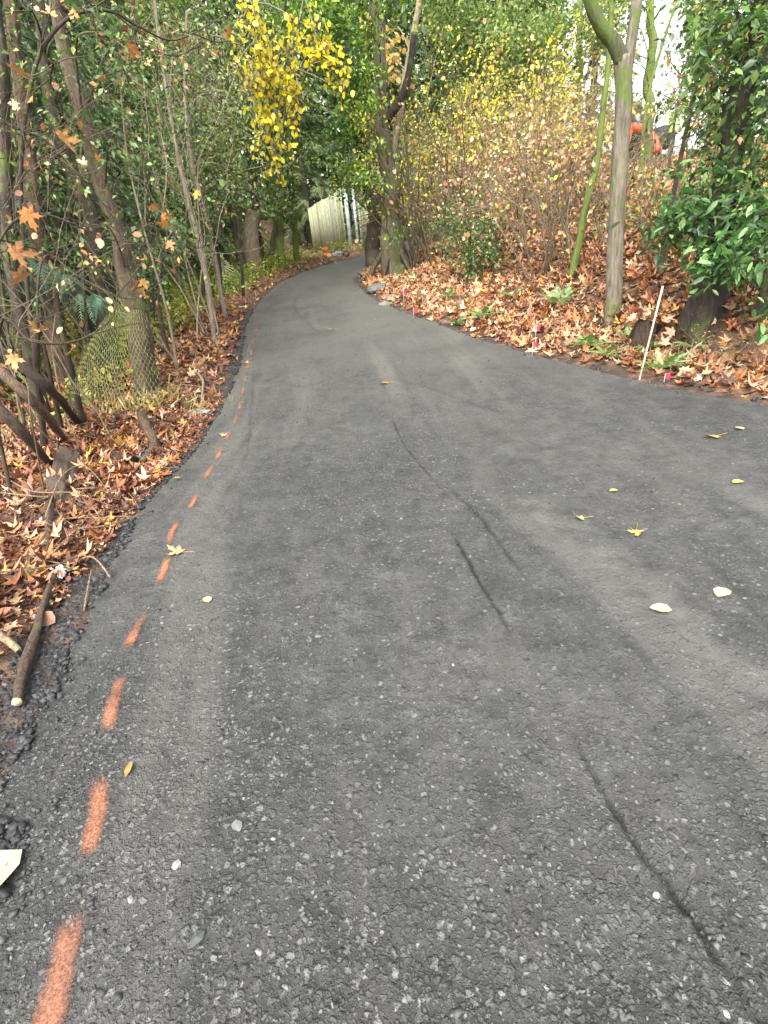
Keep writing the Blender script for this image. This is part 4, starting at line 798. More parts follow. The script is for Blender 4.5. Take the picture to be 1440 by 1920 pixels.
# ---- ferns
for i, (px, py, s, lab) in enumerate([(905, 600, .36, 'fern at the verge below the round green bush'), (1045, 575, .45, 'fern set back in the leaves left of the forked tree'), (1105, 655, .34, 'fern beside the road just left of the forked tree'), (1135, 672, .26, 'small fern at the road edge under the forked tree'), (1175, 640, .24, 'small fern at the foot of the forked tree'), (1242, 695, .36, 'fern growing right behind the wooden stake'),
        (860, 612, .25, 'low fern near the far road edge left of the others'), (1300, 660, .28, 'fern at the foot of the ragged stump, to its right'), (1215, 660, .2, 'little fern between the stake and the stump'), (840, 560, .3, 'fern in the leaves left of the green bush'), (960, 560, .28, 'fern in the leaves right of the green bush'), (1140, 430, .4, 'fern high on the bank behind the forked tree')]):
    b = G(px, py); mb = MB(); n = 13; a = np.arange(n)/n*TAU+rng.random(n)*.4; el_ = rng.uniform(.35, 1.0, n)
    ax = np.stack([np.cos(a)*np.cos(el_), np.sin(a)*np.cos(el_), np.sin(el_)], -1); x = np.cross(ax, [0, 0, 1.]); x /= np.linalg.norm(x, axis=1)[:, None]; z = np.cross(x, ax)
    M = np.stack([x, ax, z], -1)*(s*.8*(.7+.5*rng.random(n)))[:, None, None]; mb.inst(FERN, np.repeat(b[None]+[0, 0, .03], n, 0), M, palette(n, [(.12, .24, .06), (.2, .33, .12), (.3, .4, .18)], None, .25))
    tag(mb.build('fern', LEAF, origin=b), lab, 'fern', 'ferns on the right verge')

# ---- left verge: leaning trunks
def trunk_tree(label, base, tops, rad, bm, clumps, dens=300, cols=MIX, w=MIXW, size=.06, name='forest_tree', group='trees of the left wood', col=(1, 1, 1), **kw):
    q = [base-[0, 0, .15]]+[above(base, *t) for t in tops]; return clump_tree(name, label, 'tree', q, rad, bm, [cl(*c) for c in clumps], GLOSS, [OVAL], size, cols, w, dens, group=group, tcol=col, rough=.22, sides=11, **kw)
b = G(275, 735)
trunk_tree('brown leaning trunk rising out of the wire netting', b, [(262, 640), (228, 470), (185, 330), (140, 170), (112, 30), (85, -120)], [.13, .11, .09, .07, .058, .048, .04], BARK_DARK,
    [(150, 330, 5, .2, .5), (200, 420, 5.2, .22, .6), (250, 300, 5.6, .28, .5), (100, 120, 5, .25, .5), (180, 60, 5, .3, .5), (290, 420, 5.6, .2, .6), (215, 250, 5.4, .25, .5)], col=(1.5, 1.35, 1.2))
b = G(200, 690)
trunk_tree('wide dark trunk just behind the netting trunk', b, [(190, 560), (160, 400), (120, 250), (85, 100), (50, -80)], [.15, .12, .095, .08, .07, .06], BARK_DARK, [(60, 250, 6, .3, .5), (130, 60, 6, .4, .5), (230, 130, 6.4, .35, .5), (60, 20, 6, .3, .6)])
b = gb(90, 640, 6.6)
trunk_tree('reddish brown trunk near the left photo edge', b, [(85, 520), (65, 350), (40, 180), (15, 0), (-10, -150)], [.12, .1, .09, .075, .07, .06], BARK_DARK, [(30, 330, 6.2, .3, .5), (100, 200, 6.6, .35, .5), (20, 80, 6.2, .4, .5)], col=(1.5, 1.1, .9))
b = gb(30, 650, 5.4)
trunk_tree('thin dark pole at the left photo edge', b, [(28, 560), (18, 400), (5, 200), (-10, 0)], [.06, .055, .05, .045, .04], BARK_DARK, [(10, 420, 5., .2, .5), (30, 250, 5, .2, .5)], cols=GREEN, w=GW)
for i, (px, py, Z, tops, r, lab) in enumerate([(120, 700, 4.9, [(112, 600), (105, 540)], .028, 'short dark dead pole left of the netting, the taller one'), (62, 790, 4.4, [(68, 680), (75, 590)], .03, 'dark dead pole in front of the reddish trunk'), (95, 760, 4.7, [(90, 690), (82, 640)], .022, 'crooked dark dead pole between the other two')]):
    b = gb(px, py, Z); q = [b]+[above(b, *t) for t in tops]; mb = MB(); mb.tube(spline(q, 12), np.linspace(r, r*.75, 12), 8, (.6, .45, .4), rough=.3); tag(mb.build('dead_pole', BARK_DARK, origin=b), lab, 'dead stem', 'dead poles beside the netting')
# saplings
SAP = [((402, 645), [(385, 520), (352, 380), (325, 240), (300, 90), (285, -50)], .038, 'tan sapling nearest the road on the left'), ((425, 600), [(405, 500), (378, 380), (355, 280), (345, 150), (350, 20)], .042, 'tan sapling just behind the nearest one'), ((392, 560), [(385, 480), (370, 400), (350, 300), (320, 180), (300, 60)], .025, 'thinnest pale sapling behind the two tan ones'),
       ((330, 690), [(318, 600), (290, 500), (262, 400), (240, 300), (225, 150)], .018, 'thin dark whip between netting and saplings')]
for bp_, tops, r, lab in SAP:
    b = G(*bp_); q = [b-[0, 0, .1]]+[above(b, *t) for t in tops]
    Zc = (q[3]-EYE)@cf; clump_tree('sapling', lab, 'sapling', q, [r, r*.9, r*.7, r*.55, r*.4], BARK_TAN, [(q[3]+rng.normal(size=3)*.2, .35, .25), (q[4]+rng.normal(size=3)*.3, .5, .3), (q[5]+rng.normal(size=3)*.3, .6, .4), (q[4]+[.4, 0, -.2], .4, .3)], LEAF, [OVAL], .055, MIX, MIXW, 150, group='saplings on the left verge', sides=7, twig=2)
# white twiggy shrub
b = gb(330, 420, 8.6); mb = MB(); tips = []
for k in range(8): grow(mb, b+rng.normal(size=3)*[.15, .15, 0], (rng.normal()*.22, rng.normal()*.2, 1), 2.6, .016, 3, tips, .02, 3, .2, 5, (1.5, 1.45, 1.35))
root = empty('bare_shrub', b, 'leafless shrub of pale grey twigs left of the yellow tree', 'shrub'); part(mb, 'branches', BARK_TAN, root); lf = MB(); leaves(lf, tips, 500, .08, .05, [OVAL], OLIVE); part(lf, 'leaves', LEAF, root)

for i, (px, py, Z, H, k, lab) in enumerate([(150, 620, 5.9, 2.6, 0.5, 'tangle of thin dead twigs between the two leaning trunks'), (60, 640, 5.2, 2.0, .4, 'tangle of dark twigs at the left photo edge'), (250, 600, 6.6, 1.9, .8, 'tangle of grey twigs right of the netting trunk'), (20, 700, 4.4, 1.9, .8, 'tangle of twigs over the leaning logs')]):
    b = gb(px, py, Z); mb = MB(); tips = []
    for j in range(6): grow(mb, b+rng.normal(size=3)*[.3, .2, 0], (-abs(rng.normal())*.3, rng.normal()*.25, 1), H, .010, 3, tips, -.015, 3, .22, 4, (k, k*.92, k*.8))
    root = empty('twig_tangle', b, lab, 'dead shrub', 'dead twig tangles of the left wood'); part(mb, 'twigs', BARK_TAN, root); lf = MB(); leaves(lf, tips, 420, .08, .045, [OVAL], MIX, MIXW); part(lf, 'leaves', LEAF, root)

# ---- near left: arching maple twigs with hanging orange leaves
def hanging(label, pts, r, leafpts, nl, cols, size=.11, col=(.8, .7, .55), kids=5):
    c = catmull(pts, 6); root = empty('maple_shoot', pts[0], label, 'sapling', 'maple shoots leaning in from the left'); mb = MB(); mb.tube(c, np.linspace(r, r*.3, len(c)), 6, col); tips = []
    for k in range(kids):
        i = int(rng.integers(len(c)//4, len(c)-1)); d = c[min(i+1, len(c)-1)]-c[i-1]; d /= np.linalg.norm(d); grow(mb, c[i], d+rng.normal(size=3)*.6+[0, 0, .1], rng.uniform(.3, .7), r*.4, 1, tips, -.02, 2, .16, 4, col)
    part(mb, 'stem', BARK_DARK, root, True)
    A = [P(x, y, Z) for x, y, Z in leafpts]; lf = MB(); n = len(A)
    if n:
        T = np.array(A); s = size*(.75+.5*rng.random(n)); scatter(lf, BIGMAPLES, T, s, palette(n, cols, None, .2), .1, 1.2)
        for p in A:                                            # a twig back to the stem for every leaf
            j = np.argmin(np.linalg.norm(c-p, axis=1)); mb2 = c[j]; lf.tube([p, (p+mb2)/2+[0, 0, .04], mb2], .0022, 3, (.16, .11, .07), cap=False)
    T = np.array(tips+list(c)); leaves(lf, T, nl, .05, .055, [OVAL, ROUND], [(.42, .28, .09), (.36, .14, .05), (.45, .37, .2), (.22, .1, .05), (.1, .17, .04)], None, 1.2, 0.)
    part(lf, 'leaves', LITTER, root)
OR = [(.52, .2, .04), (.44, .16, .05), (.5, .27, .1), (.4, .2, .1)]
hanging('maple shoot with big orange leaves at the left photo edge', [gb(-60, 760, 3.4), P(-40, 600, 3.3), P(0, 450, 3.3), P(60, 400, 3.3), P(140, 420, 3.4)], .014, [(42, 385, 3.2), (20, 118, 3.), (25, 510, 3.5), (75, 618, 3.6), (10, 470, 3.3), (105, 240, 3.3), (20, 660, 3.5)], 26, OR, .16)
hanging('long drooping shoot crossing in front of the netting trunk', [gb(-80, 700, 4.2), P(0, 610, 4.1), P(60, 640, 4.1), P(140, 640, 4.2), P(210, 595, 4.3), P(220, 520, 4.4)], .014, [(70, 615, 4.1), (135, 640, 4.2), (265, 520, 4.6), (262, 540, 4.6), (275, 560, 4.6), (258, 530, 4.5)], 30, OR, .13)
hanging('shoot sweeping right with a bright orange leaf at its end', [gb(60, 770, 4.6), P(70, 600, 4.6), P(85, 480, 4.6), P(150, 520, 4.7), P(250, 560, 4.9), P(330, 500, 5.2), P(400, 440, 5.6)], .012, [(308, 330, 5.3), (300, 405, 5.2), (318, 420, 5.2), (313, 450, 5.2), (337, 485, 5.3), (290, 380, 5.2), (370, 355, 5.6)], 30, [(.66, .28, .03), (.6, .22, .05), (.5, .2, .07)], .12)
hanging('dark arched branch high over the netting trunk', [gb(10, 640, 5), P(40, 400, 4.8), P(60, 150, 4.4), P(120, 40, 4.3), P(200, 20, 4.4), P(260, 50, 4.8), P(330, 75, 5.2), P(420, 30, 5.6)], .02, [(110, 30, 4.3), (130, 20, 4.3), (280, 65, 5), (310, 60, 5.2), (250, 80, 4.8), (255, 90, 4.8), (340, 70, 5.4), (425, 45, 5.6), (240, 75, 4.8)], 50, OR, .12, kids=8)
hanging('thin sloping branch with yellowish leaves at middle height', [gb(-40, 640, 4.6), P(-20, 300, 4.4), P(60, 250, 4.4), P(150, 330, 4.6), P(260, 470, 5)], .012, [(90, 235, 4.5), (130, 235, 4.5), (70, 300, 4.5), (180, 300, 4.8), (60, 180, 4.4), (30, 185, 4.4), (165, 310, 4.6), (235, 140, 5), (190, 140, 4.8)], 44, [(.46, .34, .16), (.45, .2, .06), (.48, .4, .2)], .10, kids=8)
hanging('curved branch with pale leaf clusters in the upper left', [gb(130, 640, 5.6), P(150, 400, 5.5), P(165, 200, 5.3), P(220, 80, 5.2), P(330, 105, 5.4), P(395, 60, 5.8)], .014, [(240, 200, 5.4), (235, 210, 5.4), (245, 215, 5.4), (225, 65, 5.2), (230, 150, 5.2), (255, 155, 5.4), (190, 165, 5.2), (270, 120, 5.2)], 70, [(.5, .47, .22), (.42, .22, .08), (.48, .34, .14)], .09, kids=8)
hanging('bare looping vine over the log pile', [gb(50, 860, 3.3), P(58, 780, 3.3), P(50, 720, 3.3), P(20, 690, 3.3), P(-30, 690, 3.3)], .006, [], 4, OR, col=(1.6, 1.5, 1.2), kids=4)
hanging('ragged dark branch reaching over from the left edge', [gb(-60, 560, 5), P(-30, 330, 4.9), P(60, 320, 4.8), P(130, 270, 4.8), P(160, 190, 5)], .018, [(50, 300, 4.8), (15, 230, 4.6), (80, 310, 4.8)], 30, OR, .1, kids=9)

# ---- left understory bushes
UB = [((300, 600), 7.2, [(300, 520, 7, .35), (340, 460, 7.2, .35), (270, 470, 7, .3)], 'green bush between the netting trunk and the saplings', MIX, MIXW), ((250, 520), 8.5, [(290, 330, 8, .6), (230, 260, 8, .6), (330, 260, 8.4, .5), (270, 180, 8, .55)], 'glossy holly behind the netting trunk', MIX, MIXW),
      ((130, 520), 8, [(90, 430, 7.6, .5), (30, 480, 7.4, .5), (140, 380, 8, .5), (60, 330, 8, .6)], 'dark bush behind the reddish trunk', GREEN, GW), ((30, 600), 7, [(30, 560, 6.4, .35), (110, 560, 6.6, .3), (60, 500, 6.6, .35)], 'shaded bush at the left photo edge', GREEN, GW),
      ((400, 520), 11, [(390, 420, 10, .6), (430, 350, 11, .6), (350, 400, 9.5, .5)], 'green bush behind the saplings', MIX, MIXW), ((200, 500), 10, [(130, 150, 9, .8), (60, 100, 9, .8), (200, 60, 9, .8), (20, 230, 9, .7)], 'tall evergreen shrub in the upper left', GREEN, GW),
      ((360, 480), 11, [(350, 180, 10.5, .8), (300, 80, 10.5, .8), (400, 120, 11, .7), (400, 250, 11, .7)], 'tall olive shrub left of the yellow tree', OLIVE, None), ((440, 480), 13, [(440, 310, 12, .6), (420, 220, 12, .7), (450, 380, 12.5, .5)], 'feathery green shrub under the yellow tree', OLIVE+GREEN, None)]
for (bp_, Z, cs, lab, cols, w) in UB:
    b = gb(bp_[0], bp_[1], Z); tops = [PY(*c[:3]) for c in cs]; m = np.mean(tops, 0)
    clump_tree('understory_bush', lab, 'bush', [b, (b+m)/2+rng.normal(size=3)*.1, m], [.04, .028, .015], BARK_DARK, [cl(*c) for c in cs], GLOSS, [OVAL], .07, cols, w, 230 if Z > 8.2 else 330, group='bushes of the left wood', crown='foliage', twig=1)
# low yellow-green cover along far left verge
mb = MB(); n = 60000; x = rng.uniform(-9, 1, n); y = rng.uniform(5.5, 24, n); dl, dr = verge(x, y); pr = ss((dl-np.interp(y, [5, 9, 12, 24], [1.3, .8, .3, .2])+.4*fbm(x*1.5, y*1.5, 91, 3))/.5)*np.clip(.7+1.4*fbm(x*.7, y*.7, 93, 3), 0, 1)*(dr < 0); k = rng.random(n) < pr; x, y = x[k], y[k]
T = np.stack([x, y, th(x, y)+.03+.42*rng.random(len(x))**1.5*np.interp(y, [5, 9, 18], [.4, 1, 1.1])], -1); T = T[inview(T, 150)]; scatter(mb, [OVAL], T, .06+.06*rng.random(len(T)), palette(len(T), [(.27, .36, .05), (.4, .44, .08), (.15, .25, .05), (.5, .48, .14), (.5, .25, .08)], [4, 3, 3, 1.5, 1]), .6, .3)
tag(mb.build('ground_cover', LEAF), 'low yellow green weeds covering the far left verge', 'weeds', kind='stuff')
mb = MB(); n = 5000; x = rng.uniform(.6, 9, n); y = rng.uniform(4, 16, n); dl, dr = verge(x, y); k = (dr > .3) & (fbm(x*.8, y*.8, 95, 3) > .12); x, y = x[k], y[k]; T = np.stack([x, y, th(x, y)+.03+.2*rng.random(len(x))], -1); T = T[inview(T, 150)]
scatter(mb, [OVAL], T, .05+.04*rng.random(len(T)), palette(len(T), [(.14, .24, .06), (.24, .34, .12), (.3, .3, .08)]), .4, .3); tag(mb.build('ground_cover', LEAF), 'sparse green weeds among the leaves of the right bank', 'weeds', kind='stuff')
# netting surroundings: grass tuft
mb = MB(); n = 350; c = G(270, 760); T = c+rng.normal(size=(n, 3))*[.35, .22, 0]; T[:, 2] = th(T[:, 0], T[:, 1]); scatter(mb, [SLIM], T, .08+.09*rng.random(n), palette(n, [(.4, .34, .14), (.42, .4, .16), (.25, .24, .08)]), 0, -1.5); tag(mb.build('grass', LEAF), 'yellowish grass around the foot of the netting', 'grass', kind='stuff')

# ---- far left trunks and pale stump
for i, (px, pyb, pyt, Z, r, bm, lab) in enumerate([(398, 470, 330, 15, .09, BARK_DARK, 'leftmost of the thin dark trunks deep in the left wood'), (416, 468, 320, 16, .13, BARK_DARK, 'second from the left of the thin dark trunks deep in the wood'), (445, 465, 320, 17, .12, BARK_DARK, 'third from the left of the thin dark trunks deep in the wood'), (486, 462, 330, 18, .16, BARK_DARK, 'dark trunk beside the pale broken one'), (525, 470, 250, 18, .12, BARK_MOSS, 'mossy trunk left of the board fence'), (556, 475, 250, 19, .11, BARK_MOSS, 'mossy trunk nearest the left end of the board fence')]):
    b = gb(px, pyb, Z); q = [b]+[above(b, px-4-(k*6), pyb-(pyb-pyt)*k/2.) for k in (1, 2)]+[above(b, px-30, pyt-250)]
    clump_tree('wood_trunk', lab, 'tree', q, [r, r*.9, r*.8, r*.6], bm, [(q[-1]+rng.normal(size=3)*.5, 1.2, .5), (q[2]+[0, -.3, .8], .9, .4)]+([cl(px-8, 340, Z-.8, .5, 1.3), cl(px-5, 400, Z-.6, .4, 1.3), cl(px, 280, Z-.8, .6)] if i > 3 else []), GLOSS, [OVAL], .11, GREEN+OLIVE[:2], None, 330, group='trunks deep in the left wood', crown='crown')
b = gb(468, 478, 17.5); mb = MB(); mb.tube(spline([b, above(b, 470, 440), above(b, 478, 395)], 10), np.linspace(.3, .16, 10), 10, (1.1, 1.05, .95), rough=.25); tag(mb.build('tree_stump', BARK_TAN, origin=b), 'pale broken trunk standing before the dark earth bank', 'stump')

# ---- conifers
def conifer_mesh(seed, H=13, R=3.2, base=.8, cols=((.07, .13, .05), (.11, .19, .06), (.05, .09, .045), (.2, .28, .09)), nb=85, droop=.45, fine=0):
    global rng
    keep = rng; rng = np.random.default_rng(seed); tm = MB(); lm = MB()
    tm.tube([(0, 0, -.4), (0, 0, .5), (.05, 0, H*.5), (0, 0, H)], [.3, .24, .13, .02], 9, (1, 1, 1), rough=.15)
    for i in range(nb):
        t = (i+rng.random())/nb; z = base+(H-base)*t**1.15; a = i*2.4+rng.random(); L = R*(1-t)**.75*(.65+.5*rng.random())+.3; k = np.linspace(0, 1, 7)
        dr_ = droop*(1-t*.6); pts = np.stack([np.cos(a+.1*k)*L*k, np.sin(a+.1*k)*L*k, z+L*(.12*k-dr_*k*k)], -1); tm.tube(pts, np.linspace(.035, .006, 7)*(1-.5*t), 4, (.8, .8, .8), cap=False)
        m = int((9+L*7)*(2.0 if fine else 1)); u = np.sort(rng.uniform(.15, 1, m)); T = np.stack([np.interp(u, k, pts[:, j]) for j in range(3)], -1)
        side = rng.choice([-1, 1], m)*rng.uniform(.4, 1.1, m); ax = np.stack([np.cos(a+side), np.sin(a+side), -.25-.5*rng.random(m)], -1); ax /= np.linalg.norm(ax, axis=1)[:, None]
        x = np.cross(ax, [0, 0, 1.]); x /= np.linalg.norm(x, axis=1)[:, None]; zz = np.cross(x, ax); M = np.stack([x, ax, zz], -1)*((.28+.4*rng.random(m))*(1.15-.5*u))[:, None, None]*(.72 if fine else 1.2)
        C = palette(m, cols, None, .3); idx = rng.integers(0, 3, m)
        for s in range(3): lm.inst((FINE if fine else SPRAY)[s], T[idx == s], M[idx == s], C[idx == s])
    r = (tm.mesh('conifer_trunk', BARK_DARK), lm.mesh('conifer_crown', NEEDLE)); rng = keep; return r
CM = [conifer_mesh(1), conifer_mesh(2, 15, 3.6), conifer_mesh(3, 12, 3.0, .6, ((.12, .21, .04), (.19, .29, .06), (.28, .37, .09), (.08, .14, .04))), conifer_mesh(4, 14, 3.4, 1.2, ((.16, .22, .09), (.24, .3, .13), (.1, .15, .07), (.34, .38, .2)), 80, .6), conifer_mesh(5, 10, 2.2, 1.5, ((.07, .14, .09), (.12, .21, .13), (.05, .09, .06), (.22, .32, .22)), 85, .4, 1), conifer_mesh(6, 9, 1.9, 1.5, ((.09, .16, .08), (.15, .23, .12), (.06, .1, .06), (.27, .34, .2)), 80, .4, 1)]
CON = [(-5.3, 12.2, 4, 'soft blue green conifer behind the farthest sapling'), (-6.9, 15.2, 3, 'pale green conifer left of the yellow tree'), (-4.7, 7.2, 4, 'blue green conifer drooping behind the netting trunk'), (-4.5, 9.4, 5, 'nearest blue green conifer behind the two tan saplings'), (-6.3, 6.6, 5, 'blue green conifer at the left photo edge'), (-6.6, 12.8, 0, 'dark conifer nearest the saplings in the left wood'), (-8.2, 12, 1, 'dark conifer behind the reddish trunk'), (-6.2, 17, 3, 'grey green conifer above the bare pale shrub'), (-11.5, 17, 0, 'dark conifer far back at the left photo edge'), (-5.4, 21, 2, 'bright green conifer behind the yellow tree'),
       (-8.5, 23, 1, 'tall dark conifer deep in the left wood'), (-6.8, 28.5, 0, 'dark conifer left of the board fence'), (1.5, 33, 1, 'dark conifer directly behind the board fence'), (-6.2, 25, 2, 'green conifer drooping over the left end of the fence'), (5.2, 28, 0, 'dark conifer between the fence and the forked ivy tree'), (-2.5, 34, 3, 'hazy conifer above the board fence'),
       (7, 30, 3, 'pale green conifer above the yellow shrubs'), (4.9, 24.6, 0, 'dark conifer right of the forked ivy tree'), (14.2, 37, 3, 'pale conifer seen between the limbs of the forked tree'), (10, 34, 0, 'dark conifer at the top of the bank'), (7.2, 25.5, 3, 'mossy pale conifer on top of the bank'), (-14, 26, 1, 'farthest dark conifer at the left'), (22.5, 29, 0, 'conifer at the right above the laurel mass')]
for i, (x, y, v, lab) in enumerate(CON):
    root = empty('conifer', (x, y, thp(x, y)-.2), lab, 'tree', 'conifers of the wood'); root.rotation_euler.z = i*1.7; s = .85+.3*((i*37) % 10)/10; root.scale = (s, s, s)
    for nm, me in zip(('trunk', 'crown'), CM[v]): o = D.objects.new(nm, me); COL.objects.link(o); o.parent = root

# ---- shrubs on the right bank
def bank_shrub(label, px, py, R, cols, w=None, n=420, size=.06, tplx=[OVAL], H=1.3, ns=7, bmx=BARK_TAN, wood=(.8, .75, .6), Z=None, mt=LEAF, droop=.8, name='bank_shrub', lean=.35):
    b = G(px, py) if Z is None else gb(px, py, Z); root = empty(name, b, label, 'shrub', 'shrubs on the right bank'); mb = MB(); tips = []
    for k in range(ns): a = rng.uniform(0, TAU); grow(mb, b+np.array([math.cos(a), math.sin(a), 0])*R*.2, (math.cos(a)*lean, math.sin(a)*lean, 1), H*rng.uniform(.7, 1.15), .012*H, 2, tips, -.02, 3, .2, 5, wood)
    part(mb, 'branches', bmx, root); lf = MB(); leaves(lf, tips, n, .10*R, size, tplx, cols, w, droop, 0.); part(lf, 'leaves', mt, root); return root
YS = [(800, 395, 15), (845, 370, 15.5), (890, 350, 15), (940, 350, 15.5), (990, 330, 16), (1040, 330, 16), (870, 390, 14), (960, 390, 13), (820, 340, 17.5), (900, 320, 17.5), (1010, 300, 18), (1085, 300, 17)]
DIR = ['lowest left', 'second left', 'third', 'fourth', 'fifth', 'sixth', 'left near', 'right near', 'upper left', 'upper middle', 'upper right', 'rightmost']
for i, (px, py, Z) in enumerate(YS):
    bank_shrub('shrub with tiny yellow leaves above the bank, the %s one of its thicket' % DIR[i], px, py, 1., YG+YELLOW[:1]+OLIVE[:1], [4, 3, 3, 1, 3, 1.5], 900, .062, [ROUND], 2.4 if i < 8 else 2.7, 8, Z=Z, lean=.4, wood=(.9, .85, .6))
BS = [(905, 445), (972, 452), (1042, 428), (1102, 432), (1132, 405), (1062, 482), (942, 405), (1004, 402), (1182, 475), (1078, 418), (872, 425), (1150, 455), (860, 470), (930, 480), (1000, 470), (1060, 450), (980, 420), (1090, 390), (1030, 390), (1190, 430),  (910, 420), (1100, 480), (1010, 520), (1240, 450), (1060, 340), (960, 370), (830, 440)]
for i, (px, py) in enumerate(BS):
    p_ = G(px, py); Zt_ = float((p_-EYE)@cf)
    bank_shrub('twiggy shrub holding dead brown leaves, %s of such shrubs on the bank from the left' % ordinal(sorted(range(len(BS)), key=lambda k: BS[k][0]).index(i)), px, py, 1., BROWN+YG[:1]+OLIVE, [4, 3, 4, 3, 3, 1, 2.2, 1, 1, 1, 1, 1], 260, .062, [OVAL, MAPLES[0], ROUND], .5 if 1160 < px < 1300 else 1.4, 6, mt=LITTER, lean=.5)
for i, (px, py, lab) in enumerate([(790, 500, 'bare dark shrub right of the forked ivy tree'), (760, 480, 'bare dark shrub against the ivy tree roots'), (820, 495, 'bare thin shrub between the ivy tree and the green bush'), (805, 460, 'bare whippy shrub under the yellow thicket')]):
    bank_shrub(lab, px, py, 1., BROWN+GREEN[:2]+YG[:1], None, 150, .09, [OVAL, ROUND], 2.3, 8, bmx=BARK_DARK, wood=(1.1, 1, .8), lean=.35)
b = G(882, 520); Zg = float((b-EYE)@cf)
clump_tree('green_bush', 'round dark green bush standing among the brown leaves of the bank', 'bush', [b, b+[0, 0, .4], PY(880, 430, Zg)], [.05, .04, .02], BARK_DARK, [cl(880, 420, Zg, .5), cl(912, 465, Zg-.1, .42), cl(858, 470, Zg-.1, .36), cl(890, 505, Zg-.2, .3), cl(850, 430, Zg, .28), cl(915, 420, Zg, .3)], GLOSS, [OVAL], .06, [(.04, .09, .02), (.08, .17, .04), (.15, .2, .05), (.2, .32, .12)], [5, 4, 2, 1], 640, crown='foliage')
bank_shrub('big shrub with green yellow leaves behind the laurel mass', 1345, 420, 1., MIX, MIXW, 1300, .075, [OVAL], 1.7, 9, Z=8.5, mt=GLOSS)
bank_shrub('mixed shrub at the left foot of the laurel mass', 1240, 480, 1., MIX+BROWN[:2], None, 900, .065, [OVAL], 1.2, 9, Z=7.2, mt=GLOSS)
bank_shrub('shrub in front of the excavator', 1170, 345, 1., MIX, MIXW, 120, .07, [OVAL], .5, 8, Z=15, mt=GLOSS)
# mossy drooping broadleaf trees top right, sky behind
for i, (px, Z, cs, lab) in enumerate([(930, 19, [(900, 60, 18, 1.1), (960, 40, 18, 1.1), (860, 120, 18.5, .9), (940, 130, 18, .8), (830, 20, 18, 1.1), (1000, 100, 18.5, .8)], 'mossy light green tree above the yellow thicket'), (1080, 20, [(1050, 60, 19, 1.), (1070, 110, 19, .5), (1020, 160, 19.5, .7), (1120, 20, 19, .7), (1040, 190, 19.5, .4)], 'loose light green tree left of the forked tree top'),
        (1215, 17, [(1180, 60, 16, .45, 1.), (1120, 80, 17, .5, .8), (1195, 120, 16, .25, .7), (1190, 200, 16, .3, .8), (1170, 0, 16.5, .6), (1200, 220, 16.5, .3, .7)], 'loose green tree seen between the limbs of the forked tree'), (1330, 15, [(1290, 200, 14, .7), (1330, 120, 14, .9), (1300, 20, 14, .8), (1380, 60, 14, 1.)], 'dense tree behind the laurel mass')]):
    b = gb(px, 290, Z); q = [b, above(b, px+2, 180), above(b, px+6, 60), above(b, px+10, -100)]
    clump_tree('bank_top_tree', lab, 'tree', q, [.14, .12, .1, .07], BARK_MOSS, [cl(*c) for c in cs], LEAF, [OVAL], .12, [(.12, .19, .05), (.2, .28, .07), (.3, .36, .12), (.08, .14, .04), (.5, .4, .14)], [4, 4, 2, 3, .6], 300, group='trees on top of the bank', twig=2)

# ---- the far wood that closes the view
mb = MB(); n = 60000; az_ = rng.uniform(-1.0, .32, n); rd = rng.uniform(38, 52, n); x = np.sin(az_)*rd; y = np.cos(az_)*rd; top = 15+3*vnoise(az_*9, az_*0+3, 5); z = zr(y)+top*rng.random(n)**.9+4*(fbm(az_*14, z*.4 if False else rd*.2, 7))
T = np.stack([x, y, z], -1); T = T[inview(T, 200)]; scatter(mb, [OVAL, ROUND], T, .35+.35*rng.random(len(T)), palette(len(T), [(.03, .06, .025), (.06, .10, .035), (.10, .14, .05), (.2, .18, .06)], [4, 4, 2, .5]), 0, .6)
tag(mb.build('far_wood', LEAF), 'dense dark wood closing the view beyond the fence', 'woodland', kind='stuff')

# ================================================================== HOUSE GLIMPSE
hc = P(768, 352, 31); hb = np.array([hc[0], hc[1], thp(hc[0], hc[1])]); root = empty('far_house', hb, 'pinkish grey house glimpsed right of the forked ivy tree trunk', 'house')
PINK = plain('house_wall', (.42, .33, .32), .8); ROOFM = plain('roof_shingle', (.05, .05, .055), .8); GLASS = plain('window_glass', (.55, .62, .68), .1); TRIM = plain('white_trim', (.75, .75, .74), .6)
mb = MB(); Hh = max(2.6, hc[2]-hb[2]+1.4); mb.box(hb+[0, 2.5, Hh/2], (7, 5, Hh)); part(mb, 'wall', PINK, root)
mb = MB(); mb.faces([hb+v for v in [(-3.9, -.4, Hh-.05), (3.9, -.4, Hh-.05), (3.9, 2.5, Hh+1.5), (-3.9, 2.5, Hh+1.5), (-3.9, 5.4, Hh-.05), (3.9, 5.4, Hh-.05)]], [(0, 1, 2, 3), (3, 2, 5, 4), (0, 3, 4), (1, 5, 2)]); part(mb, 'roof', ROOFM, root)
for dx in (-1.6, .1, 1.8):
    mb = MB(); mb.box(hb+[dx, -.03, Hh-1.3], (1.1, .08, 1.2)); w = part(mb, 'window', TRIM, root); mb = MB(); mb.box(hb+[dx, -.08, Hh-1.3], (.95, .04, 1.05)); part(mb, 'pane', GLASS, w)

